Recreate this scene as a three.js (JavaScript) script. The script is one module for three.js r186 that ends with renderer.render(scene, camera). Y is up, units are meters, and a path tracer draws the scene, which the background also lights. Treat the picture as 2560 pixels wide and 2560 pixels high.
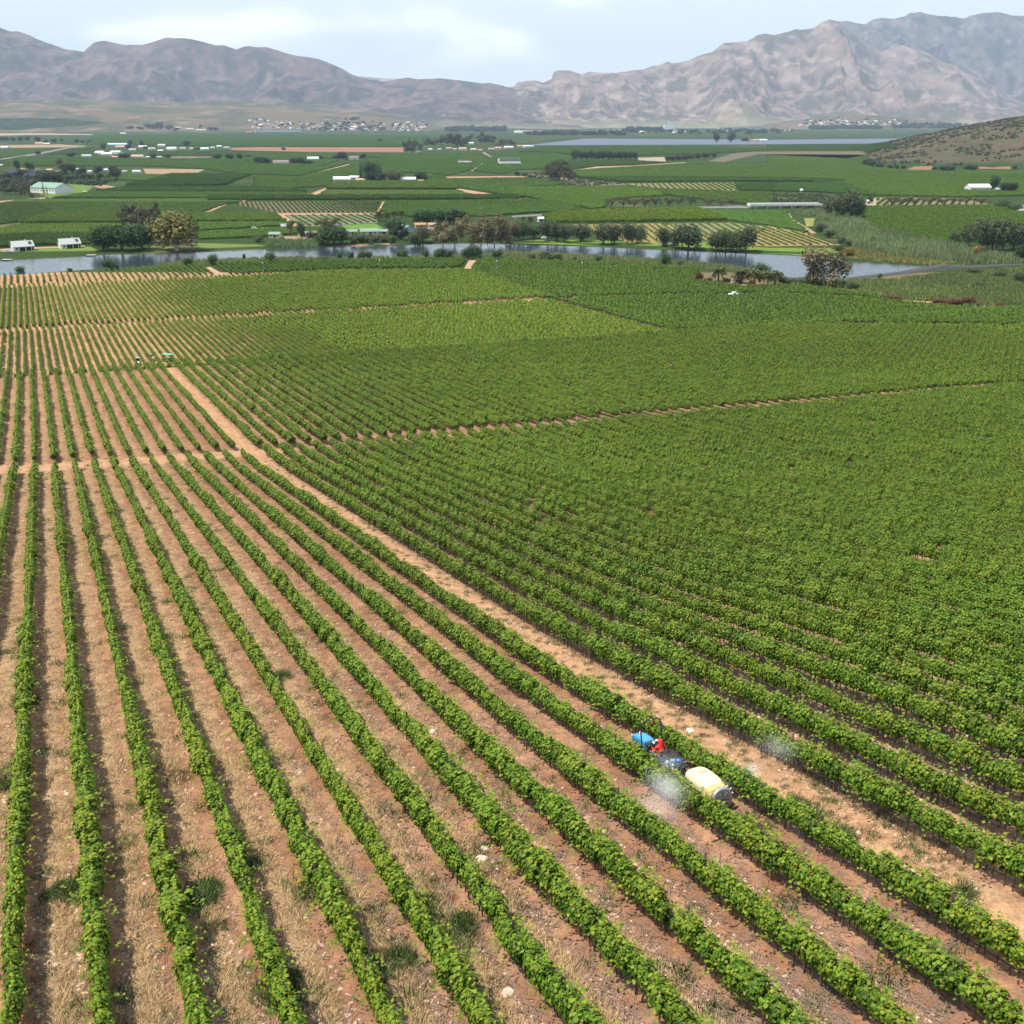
import * as THREE from 'three';
import { mergeGeometries } from 'three/addons/utils/BufferGeometryUtils.js';
import { RoundedBoxGeometry } from 'three/addons/geometries/RoundedBoxGeometry.js';
import { MarchingCubes } from 'three/addons/objects/MarchingCubes.js';
import { ImprovedNoise } from 'three/addons/math/ImprovedNoise.js';

/* ------------------------------------------------------------------ camera, sky, sun, exposure, air */
const W = 2560, F = 2600, CAM_Y = 71, PITCH = 20.65 * Math.PI / 180;
const scene = new THREE.Scene();
const camera = new THREE.PerspectiveCamera(2 * Math.atan(W / 2 / F) * 180 / Math.PI, 1, 1, 60000);
camera.position.set(0, CAM_Y, 0);
camera.rotation.set(-PITCH, 0, 0);

const SUN_AZ = -108 * Math.PI / 180, SUN_EL = 64 * Math.PI / 180;      // azimuth from straight ahead, negative = left
const SUN = new THREE.Vector3(Math.sin(SUN_AZ) * Math.cos(SUN_EL), Math.sin(SUN_EL), -Math.cos(SUN_AZ) * Math.cos(SUN_EL));
const sun = new THREE.DirectionalLight(new THREE.Color(1, 0.935, 0.83), 4.8);
sun.name = 'sun'; sun.position.copy(SUN).multiplyScalar(400); sun.target.position.set(0, 0, 0);
sun.castShadow = true; sun.shadow.mapSize.set(4096, 4096); sun.shadow.radius = 1;
Object.assign(sun.shadow.camera, { left: -500, right: 500, top: 600, bottom: -600, near: 1, far: 2500 });
scene.add(sun, sun.target);

const renderer = new THREE.WebGLRenderer({ antialias: true });
renderer.toneMapping = THREE.LinearToneMapping;
renderer.toneMappingExposure = 1.4;
renderer.shadowMap.enabled = true;
renderer.setSize(1024, 1024);
scene.fog = new THREE.FogExp2(new THREE.Color(0.62, 0.78, 1.0), 4.2e-5);

/* ------------------------------------------------------------------ random numbers and noise */
function rng(seed) { let a = seed >>> 0; return () => { a = (a + 0x6D2B79F5) | 0; let t = Math.imul(a ^ (a >>> 15), 1 | a); t = (t + Math.imul(t ^ (t >>> 7), 61 | t)) ^ t; return ((t ^ (t >>> 14)) >>> 0) / 4294967296; }; }
const R = rng(7);
const rr = (a, b, r = R) => a + (b - a) * r();
function hash2(i, j, s = 0) { let h = Math.imul(i | 0, 374761393) + Math.imul(j | 0, 668265263) + Math.imul(s | 0, 974634777); h = Math.imul(h ^ (h >>> 13), 1274126177); return ((h ^ (h >>> 16)) >>> 0) / 4294967296; }
function vnoise(x, y, s = 0) { const i = Math.floor(x), j = Math.floor(y), fx = x - i, fy = y - j, u = fx * fx * (3 - 2 * fx), v = fy * fy * (3 - 2 * fy); const a = hash2(i, j, s), b = hash2(i + 1, j, s), c = hash2(i, j + 1, s), d = hash2(i + 1, j + 1, s); return a + (b - a) * u + (c - a) * v + (a - b - c + d) * u * v; }
function fbm(x, y, o = 4, s = 0) { let t = 0, a = 0.5, n = 0; for (let k = 0; k < o; k++) { t += a * vnoise(x, y, s + k * 17); n += a; a *= 0.5; x = x * 2.03 + 11.3; y = y * 2.03 - 7.1; } return t / n; }
const PN = new ImprovedNoise();
function ridged(x, y, o = 5, z = 0) { let t = 0, a = 0.5, w = 1; for (let k = 0; k < o; k++) { let n = 1 - Math.abs(PN.noise(x, y, z + k * 3.7)); n *= n * w; w = Math.min(1, Math.max(0, n * 1.6)); t += n * a; a *= 0.5; x *= 2.07; y *= 2.07; } return t; }
const clamp = (x, a = 0, b = 1) => Math.min(b, Math.max(a, x));
const smooth = (a, b, x) => { const t = clamp((x - a) / (b - a)); return t * t * (3 - 2 * t); };
const lerp = (a, b, t) => a + (b - a) * t;
function interp(xs, ys, x) { if (x <= xs[0]) return ys[0]; for (let i = 1; i < xs.length; i++) if (x <= xs[i]) return lerp(ys[i - 1], ys[i], (x - xs[i - 1]) / (xs[i] - xs[i - 1])); return ys[ys.length - 1]; }

/* sky: clear pale air with thin broken cloud, the same all the way round */
{
  const w = 1024, h = 512, data = new Float32Array(w * h * 4);
  for (let j = 0; j < h; j++) {
    const el = ((j + 0.5) / h - 0.5) * Math.PI, s = Math.max(0, Math.sin(el));
    for (let i = 0; i < w; i++) {
      const az = ((i + 0.5) / w - 0.5) * 2 * Math.PI, cx = Math.cos(az) * Math.cos(el), cz = Math.sin(az) * Math.cos(el);
      const t = Math.pow(s, 0.55), c = [lerp(0.93, 0.18, t), lerp(1.0, 0.33, t), lerp(1.02, 0.54, t)];
      const d = Math.max(0, cx * SUN.x + Math.sin(el) * SUN.y + cz * SUN.z), g = 0.25 * Math.pow(d, 8) + 0.5 * Math.pow(d, 60);
      const k = 2.4 / (s + 0.16);
      let n = fbm(cx * k * 0.9 + 31, cz * k * 0.9 + 5, 5, 3) * 0.62 + fbm(cx * 5 + 3, cz * 5 + s * 9, 4, 9) * 0.38;
      const cloud = smooth(0.5, 0.68, n) * smooth(0.0, 0.07, s) * 0.8;
      const o = (j * w + i) * 4;
      for (let q = 0; q < 3; q++) data[o + q] = el < 0 ? [0.30, 0.27, 0.2][q] : lerp(c[q] + g, [1.25, 1.22, 1.18][q], cloud);
      data[o + 3] = 1;
    }
  }
  const sky = new THREE.DataTexture(data, w, h, THREE.RGBAFormat, THREE.FloatType);
  sky.mapping = THREE.EquirectangularReflectionMapping; sky.magFilter = sky.minFilter = THREE.LinearFilter; sky.needsUpdate = true;
  scene.background = sky; scene.environment = sky; scene.environmentIntensity = 1; scene.backgroundIntensity = 1;
}

/* ------------------------------------------------------------------ naming helpers */
const used = {};
function numbered(n) { const k = used[n] = (used[n] ?? -1) + 1; return k ? n + '_' + String(k).padStart(3, '0') : n; }
function tag(o, label, category, group, kind) { if (label) o.userData.label = label; if (category) o.userData.category = category; if (group) o.userData.group = group; if (kind) o.userData.kind = kind; return o; }
function thing(name, p = [0, 0, 0], turn = 0) { const g = new THREE.Group(); g.name = numbered(name); g.position.set(...p); g.rotation.y = turn; scene.add(g); return g; }
function part(name, geo, mat, parent) { const m = new THREE.Mesh(Array.isArray(geo) ? mergeGeometries(geo.map((g) => plain(g))) : geo, mat); m.name = parent ? name : numbered(name); m.castShadow = m.receiveShadow = true; (parent ?? scene).add(m); return m; }
function plain(g) { const q = g.index ? g.toNonIndexed() : g; for (const k of Object.keys(q.attributes)) if (!['position', 'normal', 'uv'].includes(k)) q.deleteAttribute(k); if (!q.attributes.uv) q.setAttribute('uv', new THREE.BufferAttribute(new Float32Array(q.attributes.position.count * 2), 2)); return q; }
function struct(name, geo, mat) { return tag(part(name, geo, mat), null, null, null, 'structure'); }
const ORD = ['first', 'second', 'third', 'fourth', 'fifth', 'sixth', 'seventh', 'eighth', 'ninth', 'tenth', 'eleventh', 'twelfth', 'thirteenth', 'fourteenth', 'fifteenth', 'sixteenth', 'seventeenth', 'eighteenth', 'nineteenth'];
const TENS = ['', '', 'twenty', 'thirty', 'forty', 'fifty', 'sixty', 'seventy', 'eighty', 'ninety'], TENTH = ['', '', 'twentieth', 'thirtieth', 'fortieth', 'fiftieth', 'sixtieth', 'seventieth', 'eightieth', 'ninetieth'];
function ordinal(n) { if (n < 20) return ORD[n - 1]; if (n > 99) return 'hundred and ' + (n % 100 ? ordinal(n - 100) : ''); return n % 10 ? TENS[Math.floor(n / 10)] + '-' + ORD[n % 10 - 1] : TENTH[n / 10]; }
const box = (w, h, d, x = 0, y = 0, z = 0) => new THREE.BoxGeometry(w, h, d).translate(x, y, z);
const rbox = (w, h, d, r, x = 0, y = 0, z = 0, s = 3) => new RoundedBoxGeometry(w, h, d, s, r).translate(x, y, z);
const cyl = (r0, r1, h, n, x = 0, y = 0, z = 0) => new THREE.CylinderGeometry(r1, r0, h, n).translate(x, y, z);
function rod(a, b, r, n = 6, r2 = r) { const A = new THREE.Vector3(...a), B = new THREE.Vector3(...b), d = B.clone().sub(A), g = new THREE.CylinderGeometry(r2, r, d.length(), n); g.applyQuaternion(new THREE.Quaternion().setFromUnitVectors(new THREE.Vector3(0, 1, 0), d.normalize())); return g.translate((a[0] + b[0]) / 2, (a[1] + b[1]) / 2, (a[2] + b[2]) / 2); }
function tube(pts, r, seg = 24, n = 7) { return new THREE.TubeGeometry(new THREE.CatmullRomCurve3(pts.map((p) => new THREE.Vector3(...p))), seg, r, n); }
const lin = (r, g, b) => new THREE.Color().setRGB(r, g, b);
const std = (c, o = {}) => new THREE.MeshStandardMaterial({ color: lin(...c), roughness: 0.8, ...o });

/* ------------------------------------------------------------------ terrain: zf is the distance straight ahead, u runs along the vine rows, v across them */
const AZ = 24.3 * Math.PI / 180, SA = Math.sin(AZ), CA = Math.cos(AZ);
const uvOf = (x, z) => [-x * SA + z * CA, x * CA + z * SA];
const xzOf = (u, v) => [-u * SA + v * CA, u * CA + v * SA];
const UZ = [-300, -200, 0, 24, 141, 163, 215, 241, 300, 360, 450, 520], UY = [98, 82, 48, 44.2, 23.9, 21, 16.4, 14.2, 10.2, 6.8, 3, 1];
const LZ = [200, 241, 274, 320, 380, 453, 520], LY = [12, 9.5, 8, 6, 3.7, 1.7, 1];
const PATH_U = 160.5, BROW_U = 271, EGAP_U = 386, ROAD_V0 = 25.05, ROAD_V1 = 29.0, SP = 2.63, V0 = -4.0;
const PLAIN = 0.9;
let LAKE = null;
function lakeDist(x, z) {                                              // positive on land
  if (!LAKE || z < 440 || z > 740 || x < -420 || x > 420) return 99;
  let best = 1e9, inside = false;
  for (let i = 0, j = LAKE.length - 1; i < LAKE.length; j = i++) {
    const [ax, az] = LAKE[i], [bx, bz] = LAKE[j], dx = bx - ax, dz = bz - az, t = clamp(((x - ax) * dx + (z - az) * dz) / (dx * dx + dz * dz));
    best = Math.min(best, Math.hypot(x - ax - t * dx, z - az - t * dz));
    if ((az > z) !== (bz > z) && x < ax + (z - az) / dz * dx) inside = !inside;
  }
  return inside ? -best : best;
}
/* low hills of the far valley floor, written as distance rings so that their crests can be set */
function hillsH(x, z) {
  if (z < 1500) return 0;
  const r = Math.hypot(x, z), px = 1280 + F * (x / z) / Math.cos(PITCH); // column the place falls in
  let h = 0;
  // tan foothills on the left
  const fx = [-900, -300, 0, 134, 320, 480, 588, 730, 850, 940, 1030, 1100, 1400], fy = [225, 220, 215, 228, 212, 205, 208, 195, 168, 142, 80, 20, 0];
  const top = interp(fx, fy, px) * 1.0;
  if (top > 0 && z > 6300) { const t = smooth(6500, 9800, r); h = Math.max(h, top * t * (0.62 + 0.34 * fbm(x / 700, z / 700, 4, 40) + 0.34 * ridged(x / 1300, z / 1700, 4, 2.2)) * (1 - smooth(11000, 14000, r))); }
  // low tan rise with the right-hand town
  const gx = [1780, 1900, 1940, 2011, 2047, 2100, 2154, 2212, 2279, 2368, 2480], gy = [0, 20, 55, 78, 104, 122, 122, 100, 80, 46, 0];
  const g = interp(gx, gy, px); if (g > 0 && z > 7000) h = Math.max(h, g * smooth(8300, 10200, r) * (1 - smooth(11000, 13000, r)));
  // dark scrub hill close on the right
  if (z > 1500 && z < 3800) {
    const hx = [2130, 2175, 2235, 2290, 2340, 2390, 2440, 2490, 2560, 2700, 2950, 3300], hy = [0, 10, 24, 34, 43, 54, 62, 69, 79, 96, 110, 60];
    const t = interp(hx, hy, px), s = Math.sin(clamp((r - 1840) / 1500) * Math.PI);
    h = Math.max(h, t * Math.pow(s, 0.75) * (0.93 + 0.14 * fbm(x / 160, z / 160, 4, 71)));
  }
  return h;
}
function T(x, z) {
  if (z > 520) {
    let y = PLAIN;
    if (z < 740) { const d = lakeDist(x, z); if (d < 12) y = d < 0 ? Math.max(-1.4, 0.3 * d) : Math.min(y, 0.06 + 0.16 * d); }
    return y + hillsH(x, z);
  }
  const u = -x * SA + z * CA, up = interp(UZ, UY, z), lo = interp(LZ, LY, z), b = smooth(BROW_U - 5, BROW_U + 17, u);
  let y = z < 190 ? up : lerp(up, lo, b); if (x > 0 && z > 0) y += 0.1 * Math.min(x, 22) * (1 - smooth(42, 100, z));
  if (z > 200) y += 0.35 * (fbm(x / 60, z / 60, 2, 5) - 0.5);
  if (z > 440) { const d = lakeDist(x, z); if (d < 20) y = d < 0 ? Math.max(-1.4, 0.3 * d) : Math.min(y, 0.06 + 0.1 * d); y = Math.max(y, d < 0 ? -1.4 : 0.06); }
  return y;
}
const CP = Math.cos(PITCH), SPI = Math.sin(PITCH);
function ray(px, py) { const a = (px - 1280) / F, b = (1280 - py) / F; return [a, b * CP - SPI, CP + b * SPI]; }
function G(px, py, add = 0) {                                          // the place on the ground (or add metres above it) that a line of sight reaches
  const [dx, dy, dz] = ray(px, py); let t = 8, step, f = (t) => CAM_Y + dy * t - T(dx * t, dz * t) - add;
  for (let k = 0; k < 4000; k++) { step = Math.max(0.4, t * 0.006); if (t > 16000) break; if (f(t + step) < 0) break; t += step; }
  let lo = t, hi = t + (step ?? 1); for (let k = 0; k < 24; k++) { const m = (lo + hi) / 2; if (f(m) < 0) hi = m; else lo = m; }
  return [dx * hi, dz * hi];
}
/* places read off enlarged pieces of the photograph: piece number, x, y in that piece */
const PIECES = { 0: [0, 0, 1], 1: [0, 0, 2.2465], 2: [850, 0, 2.2465], 3: [1700, 0, 2.2465], 4: [0, 300, 3.0188], 5: [640, 300, 3.0188], 6: [1280, 300, 3.0188], 7: [1920, 300, 3.0188], 8: [0, 640, 2.2465], 9: [850, 640, 2.2465], 10: [1700, 640, 2.2465], 11: [1700, 640, 4.493] };
const P = (c, x, y) => { const [a, b, s] = PIECES[c]; return [a + x / s, b + y / s]; };
const at = (c, x, y, add = 0) => G(...P(c, x, y), add);
{
  const shore = [[0, -60, 700], [0, 0, 690], [0, 66, 686], [0, 139, 681], [0, 199, 676], [0, 252, 674], [0, 318, 669], [0, 381, 664], [0, 431, 659], [0, 497, 654], [0, 563, 651], [0, 640, 649], [0, 739, 647], [0, 872, 648], [0, 971, 645], [0, 1071, 644], [0, 1180, 640], [0, 1269, 634], [0, 1412, 638], [0, 1512, 643], [0, 1611, 649], [0, 1711, 657], [0, 1810, 665], [0, 1880, 676], [0, 1931, 696], [0, 2000, 702], [0, 2105, 699], [0, 2218, 687], [0, 2317, 679], [0, 2410, 670], [0, 2430, 666],
    [0, 2284, 661], [0, 2218, 658], [0, 2152, 654], [0, 2105, 650], [0, 2000, 638], [0, 1920, 635], [0, 1876, 633], [0, 1777, 630], [0, 1677, 625], [0, 1578, 621], [0, 1479, 616], [0, 1379, 611], [0, 1280, 610], [0, 1170, 608], [0, 1084, 610], [0, 1004, 613], [0, 938, 615], [0, 839, 617], [0, 739, 621], [0, 640, 624], [0, 497, 630], [0, 414, 632], [0, 331, 635], [0, 265, 636], [0, 225, 640], [0, 166, 643], [0, 99, 646], [0, 0, 652], [0, -60, 656]];
  LAKE = shore.map(([, x, y]) => { const [a, b, c] = ray(x, y), t = CAM_Y / -b; return [a * t, c * t]; });
}
function vec(x, z, add = 0) { return [x, T(x, z) + add, -z]; }
function inPoly(poly, x, z) { let s = false; for (let i = 0, j = poly.length - 1; i < poly.length; j = i++) { const [ax, az] = poly[i], [bx, bz] = poly[j]; if ((az > z) !== (bz > z) && x < ax + (z - az) / (bz - az) * (bx - ax)) s = !s; } return s; }
const world = (c, pts) => pts.map(([x, y]) => at(c, x, y));

/* ------------------------------------------------------------------ textures */
function dataTex(n, f, srgb = false) { const d = new Uint8Array(n * n * 4); for (let j = 0; j < n; j++) for (let i = 0; i < n; i++) { const c = f(i / n, j / n); d.set([clamp(c[0]) * 255, clamp(c[1]) * 255, clamp(c[2]) * 255, 255], (j * n + i) * 4); } const t = new THREE.DataTexture(d, n, n); t.wrapS = t.wrapT = THREE.RepeatWrapping; t.magFilter = t.minFilter = THREE.LinearFilter; if (srgb) t.colorSpace = THREE.SRGBColorSpace; t.needsUpdate = true; return t; }
function pnoise(x, y, n, s) { const i = Math.floor(x), j = Math.floor(y), fx = x - i, fy = y - j, u = fx * fx * (3 - 2 * fx), v = fy * fy * (3 - 2 * fy), m = (k) => ((k % n) + n) % n; const a = hash2(m(i), m(j), s), b = hash2(m(i + 1), m(j), s), c = hash2(m(i), m(j + 1), s), d = hash2(m(i + 1), m(j + 1), s); return a + (b - a) * u + (c - a) * v + (a - b - c + d) * u * v; }
function pfbm(u, v, n0, o, s) { let t = 0, a = 0.5, w = 0, n = n0; for (let k = 0; k < o; k++) { t += a * pnoise(u * n, v * n, n, s + k); w += a; a *= 0.55; n *= 2; } return t / w; }
const soilMap = dataTex(1024, (u, v) => { const a = pfbm(u, v, 8, 7, 1), b = pfbm(u, v, 64, 3, 21), st = pnoise(u * 180, v * 180, 180, 33), k = 0.62 + 0.5 * (a - 0.5) + 0.42 * (b - 0.5) + (st > 0.86 ? 0.2 : 0) - (st < 0.1 ? 0.16 : 0); const h = pfbm(u, v, 12, 3, 77) - 0.5; return [k * (1 + 0.1 * h), k, k * (1 - 0.14 * h)]; });
const soilBump = dataTex(512, (u, v) => { const a = pfbm(u, v, 10, 6, 5), c = pnoise(u * 90, v * 90, 90, 8); const k = a * 0.7 + 0.3 * c; return [k, k, k]; });
const grainMap = dataTex(256, (u, v) => { const k = 0.82 + 0.36 * (pfbm(u, v, 6, 5, 61) - 0.5); return [k, k, k]; });
const waveBump = dataTex(512, (u, v) => { const k = 0.5 * pfbm(u, v, 9, 5, 91) + 0.5 * pfbm((u + 0.3 * v) % 1, v, 24, 3, 95); return [k, k, k]; });

/* ------------------------------------------------------------------ ground: one sheet from under the camera to the horizon */
const SOIL = [0.255, 0.125, 0.068], SOIL2 = [0.33, 0.18, 0.105], STRAW = [0.38, 0.255, 0.145], ROADC = [0.47, 0.27, 0.15], LITTER = [0.215, 0.132, 0.09], GRASS = [0.075, 0.105, 0.035], SAND = [0.5, 0.29, 0.15];
const mixc = (a, b, t) => [lerp(a[0], b[0], t), lerp(a[1], b[1], t), lerp(a[2], b[2], t)];
const WET = [[450, 1945, 1.3], [410, 1915, 0.9], [1165, 2130, 0.9], [1200, 2190, 0.9], [1240, 2245, 1.0], [1115, 2250, 0.55], [1300, 2290, 0.6]];
function groundColor(x, z) { const c = soilColor(x, z); if (z > 60) return c; let k = 0; for (const w of WET) { w[3] ??= G(w[0], w[1]); k = Math.max(k, smooth(1.15, 0.5, Math.hypot(x - w[3][0], z - w[3][1]) / w[2] + 0.5 * (fbm(x * 2, z * 2, 3, 66) - 0.5))); } return mixc(c, [0.085, 0.036, 0.016], k * 0.85); }
function soilColor(x, z) {
  const [u, v] = uvOf(x, z), n = fbm(x * 0.35, z * 0.35, 4, 2), n2 = fbm(x * 1.7, z * 1.7, 3, 12);
  if (u > BROW_U + 8 || z > 330 || v > 330) {
    if (z < 520 && v < 189) return mixc(SAND, LITTER, clamp(n * 1.2 - 0.3 + v / 400));
    if (z < 520) return mixc(LITTER, GRASS, 0.5);
    const r = Math.hypot(x, z), far = hillsH(x, z);
    if (far > 6) {                                                     // dry grassed and stony slopes
      if (z < 4000) { const m = fbm(x / 22, z / 22, 4, 31), q = fbm(x / 7, z / 7, 3, 37); let c = mixc([0.075, 0.062, 0.038], [0.115, 0.083, 0.052], smooth(0.4, 0.66, m)); c = mixc(c, [0.072, 0.082, 0.04], smooth(0.5, 0.68, q)); return c; }
      const m = fbm(x / 260, z / 260, 5, 33); return mixc(mixc([0.135, 0.1, 0.058], [0.07, 0.072, 0.036], smooth(0.42, 0.58, m)), [0.26, 0.18, 0.12], smooth(0.62, 0.75, fbm(x / 120, z / 120, 3, 90)) * 0.6);
    }
    const m = fbm(x / 140, z / 60, 4, 51); return mixc(mixc([0.024, 0.048, 0.012], [0.045, 0.07, 0.02], m), [0.13, 0.12, 0.055], smooth(0.7, 0.85, fbm(x / 90, z / 40, 3, 55)));
  }
  if (Math.abs(u - PATH_U) < 3.3 && v < ROAD_V1 + 3) return mixc(SOIL2, ROADC, 0.25 + 0.5 * n);
  if (v > ROAD_V0 + 0.75 && v < ROAD_V1 - 0.35 && u < BROW_U) { const k = Math.abs(v - (ROAD_V0 + ROAD_V1) / 2); return mixc(mixc(ROADC, SOIL2, clamp(n2 * 0.9 - 0.15)), STRAW, clamp((k - 0.7) * 0.6 + (n - 0.5))); }
  if (u > PATH_U - 3 && u < PATH_U + 3) return mixc(LITTER, SOIL2, n);
  if (v <= ROAD_V0 + 0.75) {
    const p = (v - V0) / SP, q = Math.abs(p - Math.floor(p) - 0.5), dry = 0.95 * (1 - 0.75 * smooth(13, 22, v)) * (u > PATH_U ? 0.75 : 1);
    let c = mixc(SOIL, SOIL2, smooth(0.35, 0.65, n)); c = mixc(c, LITTER, smooth(0.52, 0.72, n2) * 0.7 * smooth(2, 14, v));
    return mixc(c, STRAW, 0.85 * dry * smooth(0.24, 0.06, q + 0.22 * (n2 - 0.5) + 0.3 * (n - 0.5)));
  }
  return mixc(mixc(LITTER, SOIL2, clamp(n * 1.3)), STRAW, 0.35 * smooth(0.4, 0.6, n2));
}
{
  const rs = [2]; while (rs[rs.length - 1] < 22000) { const r = rs[rs.length - 1]; rs.push(r * (1 + (r < 24 ? 0.12 : r < 175 ? 0.0045 : r < 440 ? 0.01 : r < 720 ? 0.005 : r < 11500 ? 0.014 : 0.04))); }
  const as = []; for (let a = -180; a < -33; a += 6) as.push(a); for (let k = 0; k <= 330; k++) as.push(-33 + k * 0.2); for (let a = 36; a <= 180; a += 6) as.push(a);
  const nr = rs.length, na = as.length, pos = new Float32Array(nr * na * 3), col = new Float32Array(nr * na * 3), uv = new Float32Array(nr * na * 2), idx = [];
  for (let i = 0; i < nr; i++) for (let j = 0; j < na; j++) {
    const a = as[j] * Math.PI / 180, x = rs[i] * Math.sin(a), z = rs[i] * Math.cos(a), o = i * na + j;
    let y = T(x, z);
    if (rs[i] < 160 && rs[i] > 20) { const [u, v] = uvOf(x, z), p = (v - V0) / SP, q = Math.abs(p - Math.round(p)); y += 0.1 * (fbm(x * 0.9, z * 0.9, 4, 8) - 0.5) + (v < ROAD_V0 + 1 && Math.abs(u - PATH_U) > 3 ? 0.1 * smooth(0.3, 0.05, q) : 0); }
    pos.set([x, y, -z], o * 3); col.set(groundColor(x, z).map((c) => c * 1.5), o * 3); uv.set([x / 5, z / 5], o * 2);
    if (i && j) idx.push(o - na - 1, o - 1, o, o - na - 1, o, o - na);
  }
  const g = new THREE.BufferGeometry(); g.setAttribute('position', new THREE.BufferAttribute(pos, 3)); g.setAttribute('color', new THREE.BufferAttribute(col, 3)); g.setAttribute('uv', new THREE.BufferAttribute(uv, 2)); g.setIndex(idx.reverse()); g.computeVertexNormals();
  if (g.attributes.normal.getY(400 * na + 100) < 0) { g.setIndex(idx.reverse()); g.computeVertexNormals(); }
  struct('ground', g, new THREE.MeshPhysicalMaterial({ specularIntensity: 0.08, vertexColors: true, map: soilMap, bumpMap: soilBump, bumpScale: 0.06, roughness: 0.95 }));
}
/* lake */
{
  const g = new THREE.PlaneGeometry(1, 1).rotateX(-Math.PI / 2).scale(760, 1, 260).translate(60, 0, -600);
  const t = waveBump.clone(); t.repeat.set(30, 10); t.needsUpdate = true;
  struct('lake_water', g, new THREE.MeshPhysicalMaterial({ color: lin(0.03, 0.045, 0.055), roughness: 0.1, ior: 1.33, bumpMap: t, bumpScale: 0.12 }));
}

/* ------------------------------------------------------------------ foliage */
const leafMat = (c = [1, 1, 1], o = {}) => new THREE.MeshPhysicalMaterial({ color: lin(...c), vertexColors: true, roughness: 0.55, specularIntensity: 0.3, transmission: 0.34, thickness: 0, side: THREE.DoubleSide, ...o });
class Leaves {                                                         // many small bent leaves in one geometry
  constructor() { this.p = []; this.n = []; this.c = []; }
  leaf(x, y, z, dx, dy, dz, size, c, r, aspect = 0.95) {               // (dx, dy, dz): the way its upper face looks
    const l = Math.hypot(dx, dy, dz) || 1; dx /= l; dy /= l; dz /= l;
    let ax = rr(-1, 1, r), ay = rr(-1, 1, r), az = rr(-1, 1, r); const k = ax * dx + ay * dy + az * dz; ax -= k * dx; ay -= k * dy; az -= k * dz; const m = Math.hypot(ax, ay, az) || 1; ax /= m; ay /= m; az /= m;
    const bx = dy * az - dz * ay, by = dz * ax - dx * az, bz = dx * ay - dy * ax, s = size * 0.5, w = s * aspect, f = 0.3 * s;
    const v = [[-ax * s, -ay * s, -az * s], [bx * w - dx * f, by * w - dy * f, bz * w - dz * f], [ax * s - dx * f * 0.6, ay * s - dy * f * 0.6, az * s - dz * f * 0.6], [-bx * w - dx * f, -by * w - dy * f, -bz * w - dz * f]];
    for (const t of [[0, 2, 1], [0, 3, 2]].reverse()) {
      const [a, b, d] = t.map((i) => v[i]), ux = b[0] - a[0], uy = b[1] - a[1], uz = b[2] - a[2], wx = d[0] - a[0], wy = d[1] - a[1], wz = d[2] - a[2];
      let nx = uy * wz - uz * wy, ny = uz * wx - ux * wz, nz = ux * wy - uy * wx; const q = Math.hypot(nx, ny, nz) || 1, sg = (nx * dx + ny * dy + nz * dz) < 0 ? -1 : 1; nx /= q * sg; ny /= q * sg; nz /= q * sg;
      const order = sg < 0 ? [a, d, b] : [a, b, d];
      for (const e of order) { this.p.push(x + e[0], y + e[1], z + e[2]); this.n.push(nx, ny, nz); this.c.push(...c); }
    }
  }
  build() { const g = new THREE.BufferGeometry(); g.setAttribute('position', new THREE.Float32BufferAttribute(this.p, 3)); g.setAttribute('normal', new THREE.Float32BufferAttribute(this.n, 3)); g.setAttribute('color', new THREE.Float32BufferAttribute(this.c, 3)); return g; }
}
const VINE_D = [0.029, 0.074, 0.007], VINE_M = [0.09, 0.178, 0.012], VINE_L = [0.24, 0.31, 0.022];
function vineColor(r, h, k = 0) { const t = clamp(r() * 0.75 + h * 0.45 + k - 0.12); let c = t < 0.5 ? mixc(VINE_D, VINE_M, t * 2) : mixc(VINE_M, VINE_L, (t - 0.5) * 2); if (r() < 0.02) c = [0.3, 0.27, 0.05]; return c.map((q) => q * rr(0.85, 1.15, r)); }
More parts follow.
